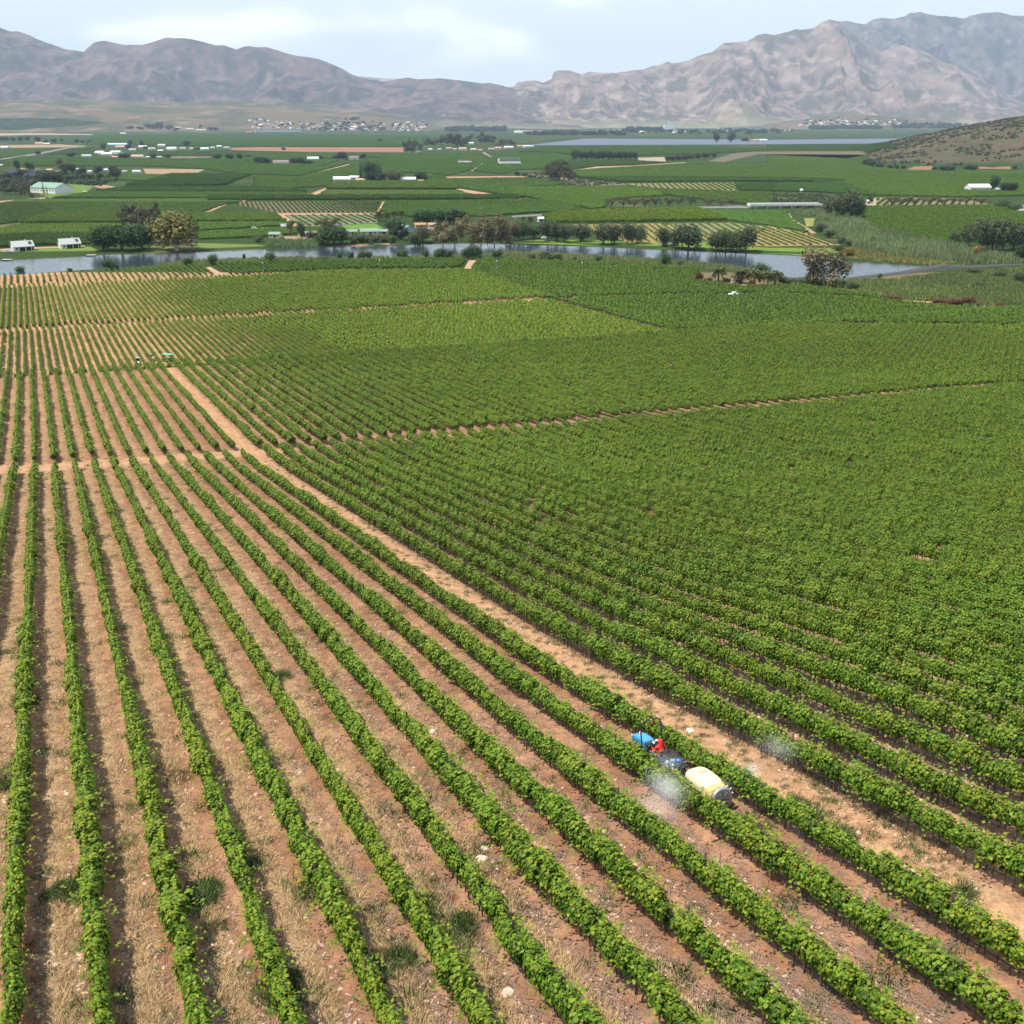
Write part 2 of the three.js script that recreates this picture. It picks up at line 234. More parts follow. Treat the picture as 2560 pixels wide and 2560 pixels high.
function vineClump(seed, L, n, size, hw = 0.36, h0 = 0.6, h1 = 1.64, shoots = 5) {   // lies along +x, foot of the vine at the origin
  const r = rng(seed), b = new Leaves(), lumps = [];
  const nl = Math.max(3, Math.round(L / 0.4)); for (let i = 0; i < nl; i++) lumps.push([(i + 0.5 + rr(-0.4, 0.4, r)) / nl * L - L / 2, rr(-0.09, 0.09, r), rr(0.75, 1.12, r), rr(-0.12, 0.12, r), rr(-0.1, 0.1, r)]);
  for (let i = 0; i < n; i++) {
    const [lx, lz, ls, lk, ly] = lumps[Math.floor(r() * nl)], a = rr(0, 2 * Math.PI, r), q = Math.pow(r(), 0.33);
    const oy = Math.cos(a) * q, oz = Math.sin(a) * q, hh = (h1 - h0) / 2, cy = (h0 + h1) / 2;
    const y = cy + ly + oy * hh * ls * (oy > 0 ? 1 : 0.95), z = lz + oz * hw * ls, x = lx + rr(-0.3, 0.3, r) * Math.max(1, L / nl / 0.5);
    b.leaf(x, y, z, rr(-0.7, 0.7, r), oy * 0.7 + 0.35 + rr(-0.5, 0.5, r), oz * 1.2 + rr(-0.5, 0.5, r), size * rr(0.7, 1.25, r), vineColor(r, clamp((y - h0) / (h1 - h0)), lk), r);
  }
  for (let k = 0; k < shoots; k++) {                                   // loose shoots that stand up or hang out sideways
    const x = rr(-L / 2, L / 2, r), side = r() < 0.5, dz = side ? (r() < 0.5 ? -1 : 1) : rr(-0.3, 0.3, r), y0 = side ? rr(0.9, 1.5, r) : h1 - 0.1, len = rr(0.2, 0.55, r);
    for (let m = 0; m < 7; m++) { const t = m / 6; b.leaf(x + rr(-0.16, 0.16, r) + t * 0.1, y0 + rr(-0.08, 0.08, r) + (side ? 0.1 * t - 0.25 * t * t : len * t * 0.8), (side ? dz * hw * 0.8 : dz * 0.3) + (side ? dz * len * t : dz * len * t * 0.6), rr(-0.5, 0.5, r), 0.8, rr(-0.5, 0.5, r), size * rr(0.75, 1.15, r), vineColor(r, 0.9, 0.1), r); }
  }
  return b.build();
}
const LODS = [
  { max: 150, L: 1.35, step: 0.85, geo: [1, 2, 3, 4, 5, 6].map((s) => vineClump(s, 1.35, 560, 0.138)) },
  { max: 260, L: 1.35, step: 0.95, geo: [5, 6, 7].map((s) => vineClump(s, 1.35, 360, 0.18)) },
  { max: 360, L: 2.7, step: 2.2, geo: [8, 9, 10].map((s) => vineClump(s, 2.7, 420, 0.26, 0.36, 0.55, 1.66, 8)) },
  { max: 900, L: 5, step: 4.2, geo: [10, 11, 12].map((s) => vineClump(s, 5, 420, 0.4, 0.38, 0.5, 1.66, 8)) },
];
const vineMat = leafMat();
const barkMat = std([0.13, 0.088, 0.062], { roughness: 0.95 }), postMat = std([0.13, 0.085, 0.06], { roughness: 0.9 }), pipeMat = std([0.02, 0.02, 0.022], { roughness: 0.6 });
const trunkGeo = plain(mergeGeometries([plain(tube([[0, -0.1, 0], [0.02, 0.2, 0.02], [-0.03, 0.5, -0.01], [0.02, 0.85, 0.02]], 0.036, 5, 5)), plain(rod([0.01, 0.78, 0.01], [0.45, 0.98, 0], 0.022, 4)), plain(rod([0.01, 0.78, 0.01], [-0.45, 0.96, 0], 0.022, 4))]));
const postGeo = cyl(0.05, 0.045, 1.95, 7, 0, 0.88, 0);
const M4 = new THREE.Matrix4(), Q = new THREE.Quaternion(), E3 = new THREE.Euler(), V3 = (x, y, z) => new THREE.Vector3(x, y, z);
function placedMesh(name, geo, mat, list, parent, kind = 'stuff') {    // list: [x, y, z, turn, tilt, sx, sy, sz, r, g, b]
  const m = new THREE.InstancedMesh(geo, mat, list.length); m.name = parent ? name : numbered(name); const c = new THREE.Color();
  list.forEach((q, i) => { Q.setFromEuler(E3.set(q[11] ?? 0, q[3], q[4], 'YXZ')); M4.compose(V3(q[0], q[1], q[2]), Q, V3(q[5], q[6], q[7])); m.setMatrixAt(i, M4); if (q[8] !== undefined) m.setColorAt(i, c.setRGB(q[8], q[9], q[10])); });
  m.castShadow = m.receiveShadow = true; if (kind) m.userData.kind = kind; (parent ?? scene).add(m); return m;
}
const ROWTURN = Math.atan2(CA, -SA);                                   // turn that lays +x along +u
function inView(x, z, margin = 6) { return z > 12 && Math.abs(x) < z * 0.535 + margin + 4; }
/* one row of vines, from u0 to u1 */
function vineRow(v, u0, u1, label, group, o = {}) {
  const { wide = 1, high = 1, tone = [1, 1, 1], posts = true, weak = 0, pipe = false, seed = Math.round(v * 100) } = o, r = rng(seed * 31 + 7), lists = LODS.map((l) => l.geo.map(() => [])), trunks = [], postAt = [];
  let ox = null, first = null, last = null, phase = rr(0, 100, r);
  const wob = (u) => 0.12 * (fbm(u / 7 + phase, v, 2, 3) - 0.5);
  for (let u = u0; u < u1;) {
    let [x, z] = xzOf(u, v), d = Math.hypot(x, z, CAM_Y - 10), k = LODS.findIndex((l) => d < l.max), l = LODS[k];
    if (inView(x, z)) {
      const y = T(x, z); if (!ox) { ox = [x, y, -z]; first = u; } last = u;
      const y2 = T(...xzOf(u + 1, v)), n = fbm(u / 5 + phase, v * 0.37, 3, 6), vig = clamp(0.55 + 0.9 * fbm(u / 4.5 + phase, v * 0.61, 2, 6), 0.6, 1.3);
      if (!(weak && hash2(Math.round(u / 1.4), Math.round(v * 10), 4) < weak)) {
        const [px, pz] = xzOf(u + rr(-0.1, 0.1, r), v + wob(u) + rr(-0.05, 0.05, r)), t = 0.86 + 0.3 * fbm(x / 45, z / 45, 3, 77) + rr(-0.03, 0.03, r), yel = 0.9 + 0.26 * fbm(u / 6, v * 0.4, 2, 15), flip = r() < 0.5;
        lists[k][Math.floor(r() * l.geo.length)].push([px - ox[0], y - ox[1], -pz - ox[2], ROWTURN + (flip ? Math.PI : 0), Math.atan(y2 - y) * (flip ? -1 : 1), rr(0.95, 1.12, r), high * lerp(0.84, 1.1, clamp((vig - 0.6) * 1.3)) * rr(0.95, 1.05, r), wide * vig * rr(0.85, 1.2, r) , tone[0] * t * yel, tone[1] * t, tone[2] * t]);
      }
      if (d < 200) for (let s = 0; s < l.L; s += 1.3) { const [tx, tz] = xzOf(u + s + rr(-0.1, 0.1, r), v + rr(-0.04, 0.04, r)); trunks.push([tx - ox[0], T(tx, tz) - ox[1], -tz - ox[2], ROWTURN + rr(-0.4, 0.4, r), rr(-0.1, 0.1, r), 1, rr(0.9, 1.1, r), 1]); }
    }
    u += l.step * (k ? 1 : rr(0.93, 1.07, r));
  }
  if (!ox) return null;
  const g = thing('vine_row', ox); tag(g, label, 'vine row', group);
  lists.forEach((a, k) => a.forEach((q, i) => { if (q.length) placedMesh('foliage', LODS[k].geo[i], vineMat, q, g); }));
  if (trunks.length) placedMesh('trunk', trunkGeo, barkMat, trunks, g);
  if (posts) for (let u = Math.ceil(first / 6.5) * 6.5; u < last; u += 6.5) { const [x, z] = xzOf(u, v); if (Math.hypot(x, z) > 125 || !inView(x, z, -2)) continue; const m = part('post', postGeo, postMat, g); m.position.set(x - ox[0], T(x, z) - ox[1], -z - ox[2]); m.rotation.set(rr(-0.04, 0.04, r), r() * 6, rr(-0.04, 0.04, r)); }
  if (pipe) { const pts = []; for (let u = first; u < Math.min(last, first + 90); u += 1.3) { const [x, z] = xzOf(u, v - 0.02); pts.push([x - ox[0], T(x, z) - ox[1] + 0.42 + 0.03 * Math.sin(u * 2.2), -z - ox[2]]); } if (pts.length > 3) part('drip_line', tube(pts, 0.018, pts.length * 2, 5), pipeMat, g); }
  return g;
}
/* blocks of rows: near left, second left, near right, second right, lower slope */
for (let k = -2; k <= 11; k++) {
  const v = V0 + SP * k + (k > 9 ? 0.12 : 0), n = 12 - k, wide = k < 7 ? 1.02 : 1.14;
  vineRow(v, 4, PATH_U - 4.4, `${ordinal(n)} vine row left of the sandy track, in the foremost block`, 'rows of the foremost block left of the track', { wide, high: 1.04, tone: k < 6 ? [1.06, 1.02, 0.95] : [1, 1, 1], pipe: k > 8, weak: k > 8 ? 0 : 0.006 });
}
for (let k = -20; k <= 11; k++) {
  const v = V0 + SP * k, n = 12 - k;
  vineRow(v, PATH_U + 3, BROW_U - 1, `${ordinal(n)} vine row left of the sandy track, beyond the cross path`, 'rows left of the track beyond the cross path', { wide: 1.0, weak: 0.02, posts: false });
}
for (let m = 0; m < 66; m++) {
  const v = ROAD_V1 + SP * m, one = m < 30;
  vineRow(v, 4, PATH_U - 2.6, one ? `${ordinal(m + 1)} vine row right of the sandy track, in the foremost block` : 'leafy vine row merging into the green slope on the right, foremost block', one ? 'rows of the foremost block right of the track' : 'rows merging on the right slope, foremost block', { wide: 1.14, high: 1.12, pipe: m < 4, posts: m < 24, weak: m < 4 ? 0 : 0.012, tone: [0.97, 0.98, 1] });
}
for (let m = 0; m < 100; m++) {
  const v = ROAD_V1 + SP * m, one = m < 12, end = v < 192 ? BROW_U - 1 : lerp(285, 234, (v - 192) / 96);
  vineRow(v, PATH_U + 2.6, end, one ? `${ordinal(m + 1)} vine row right of the sandy track, beyond the cross path` : 'leafy vine row merging into the green slope beyond the cross gap', one ? 'rows right of the track beyond the cross path' : 'rows merging beyond the cross gap', { wide: 1.28, high: 1.12, posts: false, weak: 0.01, tone: [0.98, 0.98, 0.95] });
}
for (let m = 0; m < 62; m++) {
  const v = -44 + 2.0 * m;
  vineRow(v, BROW_U + 6, EGAP_U - 3, `${ordinal(m + 1)} from the left of the close vine rows below the brow`, 'close rows on the lower slope below the brow', { wide: lerp(0.62, 1.05, clamp(m / 55)), high: 0.9, posts: false, weak: 0.015, tone: [1.06, 1.02, 0.9] });
}
/* a planted field that merges into one mass: copies of the coarse clump laid along lines inside an outline */
const CAN = 'grapevines';
function field(name, label, cat, poly, o = {}) {
  const { dir = -AZ, sp = 2.6, len = 4.4, wide = 1, high = 1, tone = [1, 1, 1], geo = LODS[3].geo, mat = vineMat, L = 5, gap = 0, jit = 0.3 } = o, r = rng(label.length * 131 + Math.round(poly[0][0])), list = geo.map(() => []), dx = Math.sin(dir), dz = Math.cos(dir);
  const us = poly.map(([x, z]) => x * dx + z * dz), vs = poly.map(([x, z]) => x * dz - z * dx), u0 = Math.min(...us), u1 = Math.max(...us), v0 = Math.min(...vs), v1 = Math.max(...vs);
  for (let v = v0 + sp / 2; v < v1; v += sp) for (let u = u0 + r() * len; u < u1; u += len) {
    const uu = u + rr(-jit, jit, r) * len, x = uu * dx + v * dz, z = uu * dz - v * dx; if (!inPoly(poly, x, z) || !inView(x, z, z * 0.03) || (gap && r() < gap)) continue;
    const t = 0.86 + 0.3 * fbm(x / 110, z / 110, 3, 77) + rr(-0.04, 0.04, r), ye = 0.95 + 0.1 * r();
    list[Math.floor(r() * geo.length)].push([x, T(x, z), -z, Math.atan2(dz, dx) + (r() < 0.5 ? Math.PI : 0), 0, len / (L * 0.84) * rr(0.9, 1.1, r), high * rr(0.86, 1.14, r), wide * rr(0.8, 1.2, r), tone[0] * t * ye, tone[1] * t, tone[2] * t]);
  }
  const g = thing(name, [0, 0, 0]); tag(g, label, cat, null, 'stuff');
  list.forEach((q, i) => q.length && placedMesh('foliage', geo[i], mat, q, g));
  return g;
}
const uvPoly = (pts) => pts.map(([u, v]) => xzOf(u, v));
field('vineyard_field', 'light green vines merging into one mass below the brow, middle of the slope', CAN, uvPoly([[BROW_U + 6, 79], [EGAP_U - 3, 79], [EGAP_U - 8, 187], [284, 187], [BROW_U + 1, 120]]), { sp: 2.0, wide: 1.08, tone: [1.13, 1.06, 0.85] });
{
  const eb = [[0, -40, 720], [0, 0, 720], [0, 250, 711], [0, 540, 696], [0, 640, 693], [0, 850, 680], [0, 1150, 678], [0, 1195, 684], [0, 1389, 746]].map(([, x, y]) => G(x, y));
  const lo = [[EGAP_U + 3, 187], [EGAP_U + 3, -60]].map(([u, v]) => xzOf(u, v));
  field('vineyard_field', 'light green vines between the row gap and the darker lakeside strip', CAN, [...eb, ...lo], { sp: 2.0, wide: 1.0, tone: [1.1, 1.08, 0.85] });
}
field('vineyard_field', 'open vine rows with bare soil beside the lake at the far left', CAN, [[0, -40, 714], [0, -40, 695], [0, 60, 692], [0, 250, 681], [0, 385, 671], [0, 510, 665], [0, 548, 690], [0, 250, 705]].map(([, x, y]) => G(x, y)), { sp: 2.75, wide: 0.72, high: 0.95, tone: [0.8, 0.9, 0.8] });
field('vineyard_field', 'dark green vine strip between the lake reeds and the lighter slope', CAN, [[0, 575, 690], [0, 535, 661], [0, 700, 656], [0, 1165, 650], [0, 1145, 672], [0, 850, 675]].map(([, x, y]) => G(x, y)), { wide: 1.1, tone: [0.62, 0.78, 0.72] });
field('vineyard_field', 'darker green vines below the lake, behind the long slanting track', CAN, [...[[0, 1205, 651], [0, 1420, 655], [0, 1580, 664], [0, 1740, 676], [0, 1760, 706], [0, 1870, 722], [0, 2010, 716], [0, 2190, 741], [0, 2200, 748], [0, 1985, 736], [0, 1700, 738], [0, 1440, 744]].map(([, x, y]) => G(x, y)), xzOf(378, 190.5), xzOf(476, 190.5)], { wide: 1.15, tone: [0.75, 0.85, 0.75] });
field('vineyard_field', 'darker green vine sheet behind the right end of the near slope', CAN, [...[[0, 1460, 749], [0, 1700, 743], [0, 1990, 740], [0, 2200, 753], [0, 2600, 776]].map(([, x, y]) => G(x, y)), xzOf(235, 300), xzOf(243, 287), xzOf(294, 191), xzOf(374, 190.5)], { wide: 1.15, tone: [0.75, 0.86, 0.74] });

/* ------------------------------------------------------------------ mountains */
function mountain(name, pts, R0, front, back, o = {}) {
  const { seed = 1, rough = 1, base = 0, rock = [0.27, 0.235, 0.205], bush = [0.115, 0.115, 0.08], pale = 0.5, jag = 5, fineAmp = 14, cols = 640, rows = 190, spur = 1300 } = o;
  const ts = [], hs = []; for (const [x, y] of pts) { const [a, b, c] = ray(x, y); ts.push(a / c); hs.push(CAM_Y + b / c * R0); }
  const n = rows, nb = 14, pos = [], col = [], idx = [], t0 = ts[0], t1 = ts[ts.length - 1], w = cols + 1;
  for (let j = 0; j <= n + nb; j++) for (let i = 0; i <= cols; i++) {
    const t = lerp(t0, t1, i / cols), hc = interp(ts, hs, t), s = j <= n ? j / n : 1 - (j - n) / nb * 0.9, z0 = R0 - front + 500 * (fbm(t * 9, 3, 3, seed) - 0.5);
    const z = j <= n ? lerp(z0, R0, j / n) : R0 + (j - n) / nb * back, x = t * z, e = Math.sin(Math.PI * clamp(s)), e2 = Math.sqrt(Math.max(0, 1 - s)) * Math.min(1, s * 4);
    const sp = ridged(x / spur, z / (spur * 2.6), 3, seed), sp2 = ridged(x / (spur * 0.33) + 9, z / (spur * 0.6), 4, seed + 5), fine = ridged(x / 150 + 0.6 * sp2, z / 260, 4, seed + 9);
    const ss = clamp(s + (0.5 * (sp - 0.55) + 0.15 * (sp2 - 0.5)) * e * rough, 0.0, 1.0);
    let h = base + (hc - base) * (0.42 * Math.pow(ss, 1.1) + 0.58 * Math.pow(ss, 2.1)) ;
    h += (fine - 0.45) * fineAmp * e2 * rough * Math.min(1, hc / 500) + jag * (fbm(x / 60, z / 200, 3, seed + 2) - 0.5) * (s > 0.9 ? 1 : 0);
    if (j < n) h = Math.min(h, CAM_Y + (hc - CAM_Y) * z / R0 - 6 * (1 - s) * (hc > 300 ? 1 : 0));
    if (j === 0) h = -30;
    pos.push(x, h, -z);
    const m = fbm(x / 190, z / 260, 5, seed + 20), q = fbm(x / 110 + 1.5 * sp2, z / 260 + h / 120, 4, seed + 30);
    let c = mixc(bush, rock, smooth(0.4, 0.62, m * 0.42 + q * 0.45 + 0.26 * (fine - 0.3) + 0.1 * (s - 0.4)));
    c = mixc(c, [0.46, 0.40, 0.33], pale * smooth(0.55, 0.74, q) * smooth(0.25, 0.6, fine));
    c = mixc(c, [0.2, 0.19, 0.105], smooth(0.3, 0.02, s) * 0.75);
    col.push(...c);
    if (i && j) { const a = j * w + i; idx.push(a - w - 1, a - w, a, a - w - 1, a, a - 1); }
  }
  const g = new THREE.BufferGeometry(); g.setAttribute('position', new THREE.Float32BufferAttribute(pos, 3)); g.setAttribute('color', new THREE.Float32BufferAttribute(col, 3)); g.setIndex(idx); g.computeVertexNormals();
  return struct(name, g, new THREE.MeshPhysicalMaterial({ specularIntensity: 0.05, vertexColors: true, roughness: 1 }));
}
const S = (c, a) => { const o = []; for (let i = 0; i < a.length; i += 2) o.push(P(c, a[i], a[i + 1])); return o; };
const leftCrest = [[-700, 30], [-350, 80], [-150, 45], ...S(1, [0, 155, 50, 175, 100, 175, 160, 195, 220, 225, 300, 252, 370, 278, 420, 283, 470, 292, 500, 262, 530, 238, 590, 228, 640, 240, 690, 252, 760, 252, 800, 253, 850, 238, 900, 222, 935, 212, 1040, 215, 1100, 225, 1160, 240, 1210, 255, 1250, 252, 1290, 265, 1325, 278, 1360, 265, 1400, 258, 1440, 265, 1500, 265, 1570, 285, 1640, 308, 1700, 318, 1780, 328, 1850, 355, 1932, 390]), ...S(2, [60, 415, 100, 430, 160, 445, 210, 450, 250, 462, 320, 445, 380, 436, 440, 445, 560, 440, 620, 445, 700, 455, 800, 468, 840, 465, 900, 478, 1000, 505, 1100, 530, 1200, 568, 1270, 600, 1340, 660, 1400, 698])];
mountain('mountain_ridge', leftCrest, 12600, 3300, 3000, { seed: 3, rock: [0.125, 0.085, 0.072], bush: [0.055, 0.05, 0.04], pale: 0.1, rough: 0.95 });
const rightCrest = [...S(2, [900, 700, 940, 560, 975, 490, 1000, 460, 1040, 455, 1100, 450, 1140, 463, 1190, 445, 1200, 405, 1230, 395, 1290, 393, 1350, 415, 1400, 402, 1480, 408, 1550, 410, 1600, 402, 1650, 392, 1700, 392, 1760, 370, 1800, 365, 1840, 345, 1880, 357]), ...S(3, [0, 350, 60, 335, 100, 315, 180, 292, 250, 240, 320, 235, 380, 232, 430, 200, 480, 190, 530, 198, 600, 180, 650, 162, 700, 168, 760, 155, 790, 125, 840, 108, 900, 135, 930, 165, 1040, 235, 1130, 290, 1180, 270, 1250, 255, 1330, 275, 1400, 300, 1480, 350, 1560, 365, 1650, 390, 1700, 430, 1750, 480, 1820, 530, 1900, 560, 2000, 610, 2120, 690])];
mountain('rocky_mountain', rightCrest, 13600, 3600, 3000, { seed: 11, rock: [0.21, 0.15, 0.12], bush: [0.095, 0.082, 0.062], pale: 0.3, fineAmp: 48, rough: 1.3, jag: 14, spur: 1250 });
const backCrest = S(3, [520, 420, 640, 260, 720, 180, 790, 130, 840, 108, 900, 120, 930, 118, 1040, 138, 1080, 112, 1130, 100, 1200, 105, 1260, 92, 1290, 75, 1350, 66, 1400, 82, 1460, 88, 1540, 95, 1590, 105, 1640, 85, 1700, 75, 1800, 68, 1860, 85, 1932, 90, 2100, 60, 2400, 150, 2900, 120, 3400, 300]);
mountain('far_mountain', backCrest, 16800, 3600, 2500, { seed: 23, rock: [0.12, 0.095, 0.085], bush: [0.045, 0.045, 0.042], pale: 0.2, fineAmp: 45, rough: 1.25, jag: 14, spur: 1700 });
mountain('distant_ridge', [[820, 260], [880, 192], [905, 191], [960, 196], [1010, 198], [1100, 230], [1200, 226], [1262, 217], [1290, 216], [1330, 260]], 19000, 3000, 1500, { seed: 31, rough: 0.5, cols: 90, rows: 30 });

/* ------------------------------------------------------------------ flat patches on the valley floor */
function sheet(name, poly, color, lift = 0.05, o = {}) {
  const shape = new THREE.Shape(poly.map(([x, z]) => new THREE.Vector2(x, -z))), g = new THREE.ShapeGeometry(shape), p = g.attributes.position, q = new Float32Array(p.count * 3), uv = new Float32Array(p.count * 2);
  for (let i = 0; i < p.count; i++) { const x = p.getX(i), z = -p.getY(i); q.set([x, T(x, z) + lift, -z], i * 3); uv.set([x / 14, z / 14], i * 2); }
  g.setAttribute('position', new THREE.BufferAttribute(q, 3)); g.setAttribute('uv', new THREE.BufferAttribute(uv, 2)); g.computeVertexNormals();
  if (g.attributes.normal.getY(0) < 0) { const ix = g.index.array; for (let i = 0; i < ix.length; i += 3) [ix[i], ix[i + 1]] = [ix[i + 1], ix[i]]; g.computeVertexNormals(); }
  return struct(name, g, new THREE.MeshPhysicalMaterial({ specularIntensity: 0.1, color: lin(...color), map: grainMap, roughness: 0.95, side: THREE.DoubleSide, ...o }));
}
const pairs = (a) => { const o = []; for (let i = 0; i < a.length; i += 2) o.push([a[i], a[i + 1]]); return o; };
const DIRT = [0.42, 0.26, 0.16], BARE = [0.34, 0.235, 0.15], REDS = [0.3, 0.15, 0.1], LAWN = [0.14, 0.22, 0.035], ASPH = [0.2, 0.19, 0.18], STR = [0.27, 0.21, 0.09];
for (const [name, c, col, lift, a] of [
  ['lawn', 4, LAWN, 0.05, [-60, 992, 250, 975, 640, 955, 690, 960, 740, 985, 720, 1018, 500, 1030, 300, 1042, 0, 1058, -60, 1062]],
  ['lawn', 4, [0.15, 0.19, 0.05], 0.05, [1180, 930, 1500, 930, 1932, 940, 2010, 950, 1960, 978, 1500, 992, 1260, 1000, 1000, 1008, 1100, 985]],
  ['dirt_track', 4, DIRT, 0.16, [0, 975, 250, 962, 440, 955, 640, 948, 640, 958, 250, 975, 0, 988]],
  ['dirt_track', 4, DIRT, 0.16, [-60, 845, 130, 790, 280, 740, 445, 688, 420, 684, 240, 748, 60, 806, -60, 830]],
  ['dirt_track', 4, DIRT, 0.16, [0, 612, 340, 585, 350, 592, 220, 606, 0, 628]], ['dirt_track', 4, DIRT, 0.16, [1525, 702, 1700, 626, 1725, 632, 1560, 706]], ['dirt_track', 4, DIRT, 0.16, [1800, 622, 1850, 594, 1882, 596, 1830, 624]],
  ['lawn', 4, [0.13, 0.2, 0.045], 0.07, [380, 590, 260, 545, 520, 485, 700, 495, 690, 520, 640, 545, 450, 580]],
  ['bare_field', 4, BARE, 0.12, [1080, 368, 1545, 373, 1470, 410, 1100, 408]], ['bare_field', 4, BARE, 0.12, [690, 500, 780, 490, 940, 512, 800, 525]],
  ['country_road', 4, ASPH, 0.16, [-40, 300, 230, 256, 520, 205, 650, 195, 650, 203, 540, 212, 260, 266, -40, 312]], ['bare_field', 4, BARE, 0.1, [-40, 190, 450, 185, 640, 195, 500, 206, -40, 212]], ['bare_field', 4, [0.4, 0.3, 0.19], 0.1, [-40, 90, 330, 95, 700, 108, 700, 113, 300, 112, -40, 118]],
  ['country_road', 4, ASPH, 0.16, [1480, 842, 1932, 820, 2150, 808, 2500, 790, 2850, 770, 2850, 776, 2500, 798, 2150, 818, 1480, 850]],
  ['red_field', 5, REDS, 0.12, [-200, 212, 0, 205, 1112, 207, 1112, 243, 300, 240, 0, 233, -180, 226]],
  ['dirt_track', 5, DIRT, 0.16, [375, 580, 440, 545, 520, 515, 535, 520, 440, 580]], ['dirt_track', 5, DIRT, 0.16, [915, 690, 955, 617, 992, 616, 945, 690]], ['dirt_track', 5, DIRT, 0.16, [160, 705, 200, 708, 330, 800, 280, 806]], ['dirt_track', 5, DIRT, 0.14, [160, 704, 900, 704, 900, 716, 200, 718]],
  ['dirt_track', 5, DIRT, 0.16, [330, 428, 700, 332, 722, 338, 360, 432]], ['dirt_track', 5, [0.3, 0.25, 0.17], 0.16, [1615, 384, 1765, 285, 1705, 245, 1725, 243, 1785, 280, 1640, 385]],
  ['dirt_track', 5, DIRT, 0.16, [1435, 428, 1932, 424, 2150, 430, 1932, 440, 1440, 438]], ['dirt_track', 5, DIRT, 0.18, [1470, 468, 1485, 470, 1545, 520, 1932, 582, 2400, 665, 2620, 692, 2560, 697, 2380, 675, 1932, 598, 1520, 540]],
  ['bare_field', 5, [0.2, 0.2, 0.11], 0.08, [230, 720, 895, 713, 918, 770, 640, 792, 332, 802]], ['bare_field', 5, [0.17, 0.14, 0.08], 0.07, [-100, 616, 920, 616, 925, 642, 895, 702, 170, 702, -140, 640]], ['bare_field', 6, [0.25, 0.21, 0.12], 0.07, [1130, 783, 1650, 776, 1932, 804, 1840, 864, 1480, 870, 1250, 804]], ['lawn', 5, [0.13, 0.22, 0.04], 0.06, [640, 795, 900, 780, 965, 820, 690, 830]], ['lawn', 5, [0.15, 0.2, 0.04], 0.05, [1060, 945, 1090, 915, 1160, 905, 1330, 900, 1340, 932]], ['river_bank', 5, [0.3, 0.18, 0.12], 0.06, [560, 950, 1000, 930, 1080, 940, 1080, 948, 800, 955, 500, 966]], ['dirt_yard', 5, [0.36, 0.26, 0.18], 0.06, [200, 880, 420, 870, 420, 905, 240, 905]],
  ['netted_field', 6, [0.15, 0.17, 0.23], 0.3, [100, 192, 380, 160, 560, 140, 1932, 150, 2900, 140, 3080, 145, 2700, 178, 1932, 184]],
  ['country_road', 6, ASPH, 0.2, [0, 725, 560, 690, 1370, 655, 1700, 645, 1805, 655, 1805, 668, 1370, 668, 700, 695, 0, 738]],
  ['bare_field', 6, STR, 0.08, [400, 790, 1120, 780, 1300, 800, 1100, 930, 880, 925, 620, 835]], ['bare_field', 6, STR, 0.08, [1420, 880, 1932, 800, 2250, 858, 2480, 945, 1932, 955, 1500, 930]],
  ['lawn', 6, LAWN, 0.06, [0, 905, 600, 905, 1000, 930, 1420, 925, 1932, 965, 2200, 965, 2560, 975, 2720, 1018, 3030, 1058, 3400, 1095, 3030, 1085, 2560, 1062, 2200, 1022, 1932, 1008, 1500, 990, 1200, 975, 600, 950, 0, 930]],
  ['dirt_track', 6, DIRT, 0.16, [470, 380, 640, 352, 900, 345, 1300, 320, 1330, 326, 900, 352, 640, 366, 470, 385]], ['scrubland', 6, [0.15, 0.14, 0.08], 0.07, [0, 450, 240, 380, 470, 440, 860, 478, 860, 490, 640, 500, 300, 470, 0, 470]], ['bare_field', 6, [0.38, 0.3, 0.2], 0.1, [950, 285, 1160, 280, 1160, 314, 960, 308]], ['scrubland', 6, [0.15, 0.125, 0.075], 0.1, [1480, 310, 1660, 255, 1840, 238, 2700, 236, 2700, 262, 1860, 258, 1600, 318]],
  ['bare_field', 6, [0.22, 0.19, 0.1], 0.1, [850, 480, 1680, 470, 1700, 530, 1590, 540, 1030, 515]],
  ['dirt_track', 7, DIRT, 0.18, [120, 722, 160, 705, 190, 750, 370, 858, 330, 858, 160, 770]], ['flower_patch', 7, [0.24, 0.25, 0.07], 0.1, [272, 742, 350, 740, 345, 800, 290, 808]], ['flower_patch', 7, [0.24, 0.25, 0.07], 0.1, [585, 880, 780, 925, 790, 950, 700, 942, 620, 915]],
  ['bare_field', 7, [0.2, 0.18, 0.09], 0.1, [810, 585, 1460, 592, 1690, 640, 1690, 655, 820, 648]], ['dirt_yard', 7, [0.4, 0.3, 0.22], 0.12, [720, 640, 760, 595, 820, 592, 820, 650, 730, 655]], ['red_bank', 7, [0.28, 0.15, 0.085], 0.2, [1050, 372, 1110, 350, 1240, 348, 1240, 378, 1060, 377]], ['red_bank', 7, [0.28, 0.15, 0.085], 0.2, [1570, 346, 1830, 345, 1830, 372, 1580, 368]], ['dirt_yard', 7, [0.45, 0.4, 0.35], 0.12, [1870, 700, 1900, 640, 2000, 640, 2000, 710]],
  ['dirt_yard', 10, [0.45, 0.28, 0.17], 0.1, [1250, 250, 1420, 258, 1400, 265, 1260, 258]], ['dirt_yard', 10, [0.45, 0.28, 0.17], 0.1, [1720, 285, 1990, 300, 1990, 312, 1730, 293]], ['dirt_yard', 10, DIRT, 0.1, [280, 148, 400, 152, 610, 160, 600, 172, 400, 172, 290, 160]],
  ['dirt_track', 9, [0.46, 0.3, 0.19], 0.12, [686, 88, 725, 25, 765, 25, 725, 90]], ['dirt_track', 8, [0.46, 0.3, 0.19], 0.12, [1155, 64, 1180, 62, 1270, 112, 1400, 108, 1400, 114, 1230, 120]],
]) sheet(name, world(c, pairs(a)), col, lift);

